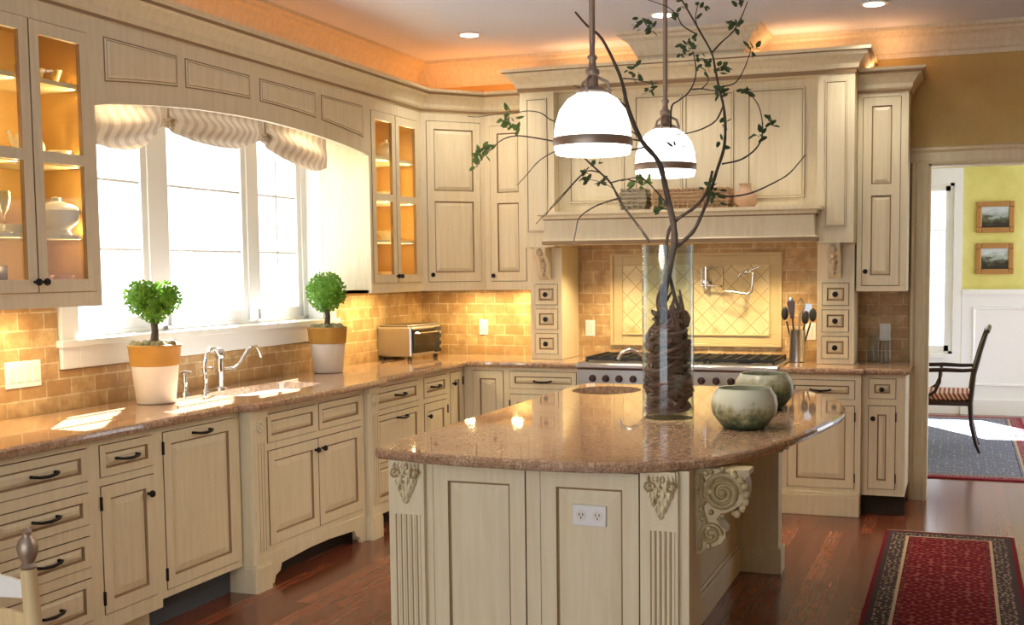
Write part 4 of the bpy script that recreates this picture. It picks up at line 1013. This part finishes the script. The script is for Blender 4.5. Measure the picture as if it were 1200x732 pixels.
# ------------------------------------------------------------------ small things on the back run
t = thing('utensil_crock', 'steel crock of cooking utensils right of the range', 'utensil holder', (2.845, -.25, .922))
MB().lathe([(.0001, 0), (.051, 0), (.051, .205), (.053, .21), (.048, .21), (.047, .01), (.0001, .008)], seg=24).build('crock', m_steel, t, True)
for k, (x, y, dx, dz, kind, mt) in enumerate(((-.02, .01, -.075, .36, 'spoon', m_black), (0, 0, .02, .42, 'whisk', m_steel), (.02, 0, .09, .35, 'spoon', m_black), (-.01, -.02, -.03, .40, 'paddle', m_dwood), (.01, .02, .055, .38, 'paddle', m_steel), (0, .02, -.055, .43, 'spoon', m_steel), (.02, -.01, .035, .33, 'ladle', m_black))):
    b = MB(); e = Vector((x+dx, y, dz)); s0 = Vector((x*.8, y, .02)); mid = s0.lerp(e, .72); b.tube([tuple(s0), tuple(mid)], .0055, 8)
    if kind in ('spoon', 'ladle'): b.ball(tuple(mid.lerp(e, .55)), .030, 12, 8, 0, 1.5, .8, .35)
    elif kind == 'paddle': b.prism([(mid.x-.012, mid.z-.01), (mid.x+.012, mid.z-.01), (e.x+.026, e.z-.02), (e.x+.022, e.z), (e.x-.022, e.z), (e.x-.026, e.z-.02)], 'y', y-.004, y+.004)
    else:
        for q in range(5):
            a = q*PI/5; b.tube([(mid.x, y, mid.z)]+[(mid.x+(e.x-mid.x)*s_+.028*math.sin(PI*s_)*math.cos(a), y+.028*math.sin(PI*s_)*math.sin(a), mid.z+(e.z-mid.z)*s_) for s_ in (.2, .4, .6, .8, 1)], .0022, 5)
    uo = b.build('utensil', mt, None, True, (2.845, -.25, .922))
    tag(uo, ('black slotted spoon leaning out on the left of the steel crock', 'wire whisk standing in the middle of the steel crock', 'black spoon leaning out on the right of the steel crock', 'brown wooden paddle in the steel crock', 'steel spatula tilted right in the steel crock', 'steel spoon standing tallest on the left of the crock', 'short black ladle in the steel crock')[k], 'utensil', 'utensils in the crock')
    uo.name = ('cooking_spoon', 'whisk', 'cooking_spoon', 'wooden_paddle', 'spatula', 'cooking_spoon', 'ladle')[k]
o = MB().lathe([(.0001, 0), (.036, 0), (.038, .01), (.038, .13), (.016, .17), (.013, .2), (.016, .21), (.0001, .21)], seg=24).build('glass_bottle', m_vase, None, True, (3.32, -.10, .922)); tag(o, 'clear glass bottle in the shade under the narrow right cabinet', 'bottle')
o = MB().lathe([(.0001, 0), (.03, 0), (.032, .01), (.032, .17), (.012, .20), (.012, .23), (.0001, .23)], seg=24).build('oil_bottle', m_vase, None, True, (3.40, -.16, .922)); tag(o, 'taller thin glass bottle beside the doorway end of the worktop', 'bottle')
def plate(name, loc, rot, w_, h_, label, n=1, kind='outlet'):
    t = thing(name, label, kind, loc, rot)
    MB().box(-w_/2, w_/2, -.006, 0, -h_/2, h_/2).build('cover_plate', m_white, t, bevel=.002)
    for k in range(n):
        x = (k-(n-1)/2)*.046; MB().box(x-.016, x+.016, -.009, -.0055, -.033, .033).build('rocker' if kind == 'switch' else 'socket', m_porc, t, bevel=.001)
plate('wall_switch', (.0125, -3.935, 1.105), PI/2, .20, .115, 'wide white switch plate on the tiles at the near end of the window counter', 4, 'switch')
plate('wall_outlet', (.518, -.0125, 1.12), 0, .07, .115, 'white outlet on the tiles between toaster oven and spice drawers')
plate('wall_outlet', (1.345, -.0125, 1.12), 0, .07, .115, 'white outlet on the tiles just left of the framed tile panel')
plate('wall_outlet', (2.90, -.0125, 1.11), 0, .07, .115, 'white outlet on the tiles behind the utensil crock')
plate('wall_outlet', (3.385, -.0125, 1.11), 0, .07, .115, 'white outlet on the shaded tiles by the dining doorway')
# mantel shelf things
def basket(label, x0, x1, y0, y1, z, h, mat):
    b = MB(); n = 6
    for k in range(n):
        zz = z+h*(k+.5)/n; e = .012*math.sin(PI*k/(n-1)); b.tube([(x0-e, y0-e, zz), (x1+e, y0-e, zz), (x1+e, y1+e, zz), (x0-e, y1+e, zz), (x0-e, y0-e, zz)], h/n*.55, 6)
    m_ = max(4, int((x1-x0)/.03))
    for k in range(m_+1): x = x0+(x1-x0)*k/m_; b.box(x-.004, x+.004, y0-.022, y0-.008, z, z+h)
    b.box(x0, x1, y0, y1, z+.002, z+.01)
    o = b.build('wicker_basket', mat, None, True); return tag(o, label, 'basket')
m_wick = flat('honey wicker', srgb(206, 168, 124), .8, var=.25, scale=40); m_wick2 = flat('grey wicker', srgb(196, 180, 152), .8, var=.3, scale=40)
basket('long shallow honey wicker basket on the hood shelf', 1.99, 2.46, -.66, -.50, 1.916, .13, m_wick)
basket('small tall grey wicker basket on the hood shelf', 1.77, 1.92, -.655, -.54, 1.916, .14, m_wick2)
o = MB().lathe([(.0001, 0), (.05, 0), (.075, .03), (.07, .08), (.04, .11), (.035, .14), (.04, .15), (.0001, .15)], seg=20).build('clay_jar', flat('blush clay', srgb(216, 176, 140), .6), None, True, (2.56, -.60, 1.916)); tag(o, 'squat blush clay jar at the right end of the hood shelf basket', 'jar')

# ------------------------------------------------------------------ dishes
def dish(name, prof, loc, label, cat, mat=None, group='dishes in the left glass cabinet', seg=20, parts=None):
    o = MB().lathe(prof, seg=seg).build(name, mat or m_porc, None, True, loc); tag(o, label, cat, group)
    if parts: parts(o)
    return o
P_plate = [(.0001, 0), (.05, 0), (.095, .012), (.098, .016), (.05, .006), (.0001, .005)]
P_bowl = [(.0001, 0), (.035, 0), (.04, .01), (.075, .06), (.078, .065), (.072, .062), (.036, .014), (.0001, .012)]
P_cup = [(.0001, 0), (.022, 0), (.025, .005), (.036, .05), (.038, .06), (.034, .058), (.022, .01), (.0001, .01)]
P_pot = [(.0001, 0), (.04, 0), (.062, .03), (.065, .06), (.05, .10), (.03, .115), (.03, .12), (.012, .128), (.012, .14), (.0001, .145)]
P_glass = [(.0001, 0), (.03, 0), (.03, .003), (.004, .008), (.004, .07), (.02, .09), (.03, .13), (.028, .165), (.026, .165), (.027, .13), (.016, .095), (.0001, .09)]
def handle(o, r=.03, x=0, y=.07, z=.06):
    MB().tube([(x, y-.015+r*math.sin(a)*1.2, z+r*math.cos(a)) for a in [PI*k/8 for k in range(9)]], .006, 6).build('handle', m_porc, o, True)
def spoutp(o): 
    handle(o); MB().tube([(0, -.055, .05), (0, -.085, .08), (0, -.10, .115)], [.014, .010, .007], 8).build('spout', m_porc, o, True)
dish('teapot', P_pot, (.22, -4.07, 2.001), 'white teapot on the middle shelf behind the right hand glass door', 'teapot', parts=spoutp)
dish('sugar_bowl', [(r*.62, h*.8) for r, h in P_bowl], (.25, -3.925, 2.001), 'small white sugar bowl beside the teapot', 'bowl', parts=lambda o: handle(o, .018, 0, .05, .03))
dish('tureen', [(.0001, 0), (.06, 0), (.05, .02), (.09, .06), (.095, .10), (.07, .125), (.02, .14), (.02, .155), (.0001, .16)], (.25, -3.955, 1.701), 'big white lidded tureen on the shelf below the teapot', 'tureen')
for k in range(4): dish('dinner_plate', [(r*.88, h) for r, h in P_plate], (.13, -4.105, 1.701+k*.008), 'white dinner plate in the short stack beside the tureen', 'plate', group='plates stacked beside the tureen')
for i, (y, x) in enumerate(((-4.06, .24), (-3.98, .20), (-3.93, .26))): dish('teacup', P_cup, (x, y, 1.472), 'blush teacup on the cabinet floor near the knobs', 'cup', m_rose, 'blush teacups on the cabinet floor')
for i, (y, x) in enumerate(((-4.50, .24), (-4.43, .20), (-4.36, .25), (-4.30, .20), (-4.25, .26))): dish('wine_glass', P_glass, (x, y, 1.701), 'stemmed glass in the row behind the left hand glass door', 'glass', m_vase, 'stemmed glasses in the left cabinet')
for i, y in enumerate((-4.45, -4.35, -4.27)): dish('teacup', P_cup, (.22, y, 2.001), 'white teacup on the middle shelf behind the left hand glass door', 'cup', group='white teacups on the middle shelf')
dish('serving_bowl', [(.0001, 0), (.05, 0), (.06, .01), (.10, .09), (.102, .10), (.096, .098), (.055, .016), (.0001, .014)], (.21, -4.40, 1.472), 'large white serving bowl on the cabinet floor behind the left hand door', 'bowl')
b = MB().box(-.06, .06, -.04, .04, 0, .10); o = b.build('wooden_box', m_dwood, None, loc=(.18, -4.26, 1.472), bevel=.004); tag(o, 'small dark wooden box on the cabinet floor beside the serving bowl', 'box')
m_golddish = flat('gilt china', srgb(222, 186, 110), .35)
for i, (y, x) in enumerate(((-4.08, .22), (-4.0, .22), (-3.94, .25))): dish('gilt_bowl', [(r*.42, h*.9) for r, h in P_bowl], (x, y, 2.326), 'gilt china bowl on the top shelf of the dish cabinet', 'bowl', m_golddish, 'gilt bowls on the top shelf')
G2 = 'dishes in the cabinet above the toaster oven'
for p_, n_, y, z, lab, mt in ((P_bowl, 'green_bowl', -1.24, 2.271, 'green glazed bowl on the top shelf behind the left door near the corner', m_leaf2), (P_pot, 'sugar_pot', -.90, 2.271, 'white lidded pot on the top shelf of the cabinet near the corner', m_porc), (P_bowl, 'white_bowl', -.90, 2.001, 'white bowl on the second shelf of the cabinet near the corner', m_porc), (P_pot, 'pitcher', -1.22, 2.001, 'pale pitcher on the second shelf of the cabinet near the corner', m_porc), (P_bowl, 'mixing_bowl', -1.22, 1.741, 'pale bowl on the third shelf of the cabinet near the corner', m_porc), (P_bowl, 'small_bowl', -.90, 1.741, 'lit white bowl on the third shelf of the cabinet near the corner', m_porc), (P_pot, 'jug', -1.25, 1.471, 'dark jug on the floor of the cabinet near the corner', m_nickel), (P_bowl, 'low_bowl', -.9, 1.471, 'white bowl on the floor of the cabinet near the corner', m_porc)):
    dish(n_, p_, (.2, y, z), lab, 'dish', mt, G2)
b = MB(); rnd = random.Random(2)
for k in range(60):
    p = Vector((rnd.gauss(0, .03), rnd.gauss(0, .035), .06+abs(rnd.gauss(0, .05)))); d = Vector((rnd.uniform(-1, 1), rnd.uniform(-1, 1), rnd.uniform(0, 1))).normalized()*.04; s_ = d.orthogonal().normalized()*.010; b.face([tuple(p), tuple(p+d*.5-s_), tuple(p+d), tuple(p+d*.5+s_)])
o = b.build('trailing_ivy', m_leaf2, None, loc=(.2, -1.24, 2.275)); tag(o, 'small leafy ivy in the green bowl on the top shelf', 'plant')
for i, (y, h) in enumerate(((-3.50, .08), (-3.40, .06))):
    o = MB().lathe([(.0001, 0), (.022, 0), (.024, h*.5), (.010, h*.7), (.011, h), (.0001, h)], seg=16).build('bud_vase', m_vase, None, True, (-.04, y, WZ0+.0125)); tag(o, ('taller clear bud vase on the window sill', 'shorter clear bud vase on the window sill')[i], 'vase')

# ------------------------------------------------------------------ rugs
RX0, RX1, RY0, RY1 = 3.462, 4.16, -3.9, -1.0
hx, hy = (RX1-RX0)/2, (RY1-RY0)/2
t = thing('runner_rug', 'long red patterned runner rug with striped border on the wood floor', 'rug', ((RX0+RX1)/2, (RY0+RY1)/2, 0))
MB().box(-hx, hx, -hy, hy, .0005, .009).build('pile', rug('red runner', hx, hy, srgb(116, 14, 30), srgb(176, 96, 84), srgb(74, 62, 62), srgb(190, 172, 140), srgb(120, 24, 34)), t)
b = MB()
for k in range(60):
    x = -hx+.01+(2*hx-.02)*k/59
    b.tube([(x, hy-.002, .006), (x+.003, hy+.02, .004), (x-.002, hy+.045, .002)], .0022, 4)
b.build('fringe', flat('cream fringe', srgb(206, 190, 160), .9), t)
RX0, RX1, RY0, RY1 = 2.3, 4.45, .86, 4.55
hx, hy = (RX1-RX0)/2, (RY1-RY0)/2
o = MB().box(-hx, hx, -hy, hy, .0005, .009).build('dining_rug', rug('blue dining rug', hx, hy, srgb(120, 128, 150), srgb(176, 170, 168), srgb(150, 70, 80), srgb(190, 176, 170), srgb(160, 50, 66)), None, loc=((RX0+RX1)/2, (RY0+RY1)/2, 0)); tag(o, 'faded blue and red patterned rug in the dining room', 'rug')

# ------------------------------------------------------------------ dining armchair (faces -x)
t = thing('dining_armchair', 'dark wood dining armchair with striped seat seen side on', 'chair', (3.775, 2.25, 0.009))
for sy_ in (-1, 1):
    y = sy_*.25
    MB().tube([(.245, y, .012), (.215, y, .08), (.175, y, .25), (.165, y, .42), (.19, y*.97, .65), (.24, y*.95, .85), (.285, y*.93, 1.0)], [.013, .016, .018, .022, .018, .016, .013], 10).build('back_leg', m_dwood, t, True)
    MB().tube([(-.34, y*1.08, .012), (-.31, y*1.08, .10), (-.27, y*1.06, .30), (-.27, y*1.06, .42)], [.012, .015, .020, .022], 10).build('front_leg', m_dwood, t, True)
    MB().tube([(-.13, y*1.06, .44), (-.10, y*1.08, .50), (-.02, y*1.1, .58), (-.08, y*1.12, .66), (-.19, y*1.12, .685)] if False else [(-.27, y*1.06, .43), (-.19, y*1.08, .455), (-.11, y*1.1, .51), (-.075, y*1.12, .59), (-.07, y*1.12, .675)], .014, 10).build('arm_support', m_dwood, t, True)
    MB().tube([(-.28, y*1.14, .665), (-.22, y*1.14, .685), (-.05, y*1.12, .69), (.10, y*1.05, .685), (.20, y*.98, .69)], [.013, .018, .018, .016, .014], 10).build('armrest', m_dwood, t, True)
b = MB(); b.box(-.29, .17, -.265, .265, .395, .435); b.build('seat_rail', m_dwood, t, bevel=.006)
b = MB(); b.box(-.285, .165, -.255, .255, .435, .495); b.build('seat_cushion', m_stripe, t, bevel=.022, seg=4)
b = MB()
b.tube([(.285, -.235, 1.0), (.30, -.12, 1.02), (.305, 0, 1.03), (.30, .12, 1.02), (.285, .235, 1.0)], .020, 8); b.tube([(.19, -.24, .66), (.195, 0, .66), (.19, .24, .66)], .014, 8)
for y in (-.10, 0, .10): b.tube([(.19, y, .66), (.24, y*1.1, .85), (.30, y*1.05, 1.02)], .010, 6)
b.build('backrest', m_dwood, t, True)

# pictures in the dining room
def picmat(name, seedoff, dark):
    n = NT(name); v = n.coord(); sp = n.add('ShaderNodeSeparateXYZ'); n.link(v, sp.inputs[0])
    no = n.noise(n.coord((1, 1, 2)), 9+seedoff, 5); h = n.math('ADD', n.math('MULTIPLY', sp.outputs[2], 4.0), n.math('MULTIPLY', no, 1.1))
    c_ = n.ramp(h, [(.25, dark), (.50, srgb(86, 88, 62)), (.58, srgb(150, 160, 150)), (.85, srgb(196, 204, 204))])
    return n.set(c_, .5)
for i, (z0, z1) in enumerate(((1.88, 2.20), (1.455, 1.775))):
    x0, x1 = 3.99, 4.36
    t = thing('framed_painting', ('gold framed landscape painting, upper of the pair on the yellow wall', 'gold framed landscape painting, lower of the pair on the yellow wall')[i], 'picture', ((x0+x1)/2, DY-.002, (z0+z1)/2), 0, 'paintings in the dining room')
    w_, h_ = (x1-x0)/2, (z1-z0)/2; b = MB(); cells(b, -w_, w_, -h_, h_, [(-w_+.055, w_-.055, -h_+.055, h_-.055)], -.03, 0); b.build('frame', flat('gilt frame', srgb(180, 132, 72), .4, .2), t, bevel=.01)
    MB().box(-w_+.05, w_-.05, -.015, -.008, -h_+.05, h_-.05).build('canvas', picmat('landscape '+'ab'[i], i*3, srgb(46, 40, 30)), t)

# ------------------------------------------------------------------ near chair at the picture's left edge
t = thing('painted_side_chair', 'cream chair post with pewter finial at the bottom left corner', 'chair', (1.235, -5.2, 0), math.radians(15))
def finial(x): return MB().lathe([(.020, .66), (.026, .668), (.016, .678), (.022, .69), (.028, .705), (.031, .725), (.026, .745), (.014, .758), (.012, .765), (.016, .772), (.010, .782), (.0001, .784)], (x, 0, 0), 16)
m_post = paint('ivory chair paint', srgb(226, 206, 160), srgb(206, 176, 126))
for x in (0, -.42):
    o = MB().tube([(x+.02, .02, 0), (x+.01, .005, .40), (x, 0, .66)], [.020, .026, .024], 12).build('back_post', m_post, t, True); finial(x).build('finial', m_nickel, o, True)
    MB().tube([(x+.01, -.40, 0), (x, -.38, .42)], [.018, .024], 12).build('front_leg', m_post, t, True)
for z in (.60, .50): MB().prism([(0, z-.03), (-.10, z-.025), (-.21, z-.02), (-.32, z-.025), (-.42, z-.03), (-.42, z+.02), (-.32, z+.045), (-.21, z+.055), (-.10, z+.045), (0, z+.02)], 'y', -.008, .008).build('back_rail', m_white if z == .60 else m_post, t, bevel=.004)
MB().box(-.44, .02, -.41, .02, .41, .45).build('seat', m_post, t, bevel=.01)

# ------------------------------------------------------------------ cabinet lighting
for y in (-3.885, -4.215): area('cabinet strip lamp', (.30, y, 2.0), (-.5, -1, 0), .02, .9, 2.6, (1, .74, .36))
for y in (-.765, -1.09): area('cabinet strip lamp', (.30, y, 2.0), (-.5, -1, 0), .02, .9, 4.2, (1, .78, .40))
# under-cabinet lamps
area('under cabinet lamp', (.20, -4.25, 1.392), (0, 0, -1), .06, .6, 5, (1, .76, .40))
area('under cabinet lamp', (.20, -1.05, 1.392), (0, 0, -1), .03, .5, 4.5, (1, .76, .36))
area('under cabinet lamp', (.50, -.25, 1.392), (0, 0, -1), .07, .02, 3.2, (1, .76, .36))
area('under cabinet lamp', (.85, -.20, 1.392), (0, 0, -1), .07, .02, 2.6, (1, .76, .36))
# hood lamps
for x in (1.6, 2.13, 2.66): spot('hood lamp', (x, -.45, 1.69), 24, (1, .76, .42), 130)
# lamps on top of the cabinets
area('cornice lamp', (.16, -2.6, 2.66), (0, 0, 1), .05, 4.6, 3, (1, .38, .10))
area('cornice lamp', (.55, -.20, 2.66), (0, 0, 1), .8, .05, 1.6, (1, .38, .10))
area('cornice lamp', (1.45, -.25, 2.88), (0, 0, 1), .6, .05, .8, (1, .50, .22))
area('cornice lamp', (2.86, -.25, 2.88), (0, 0, 1), .5, .05, .8, (1, .50, .22))
area('cornice lamp', (3.38, -.2, 2.78), (0, 0, 1), .2, .05, .5, (1, .50, .22))
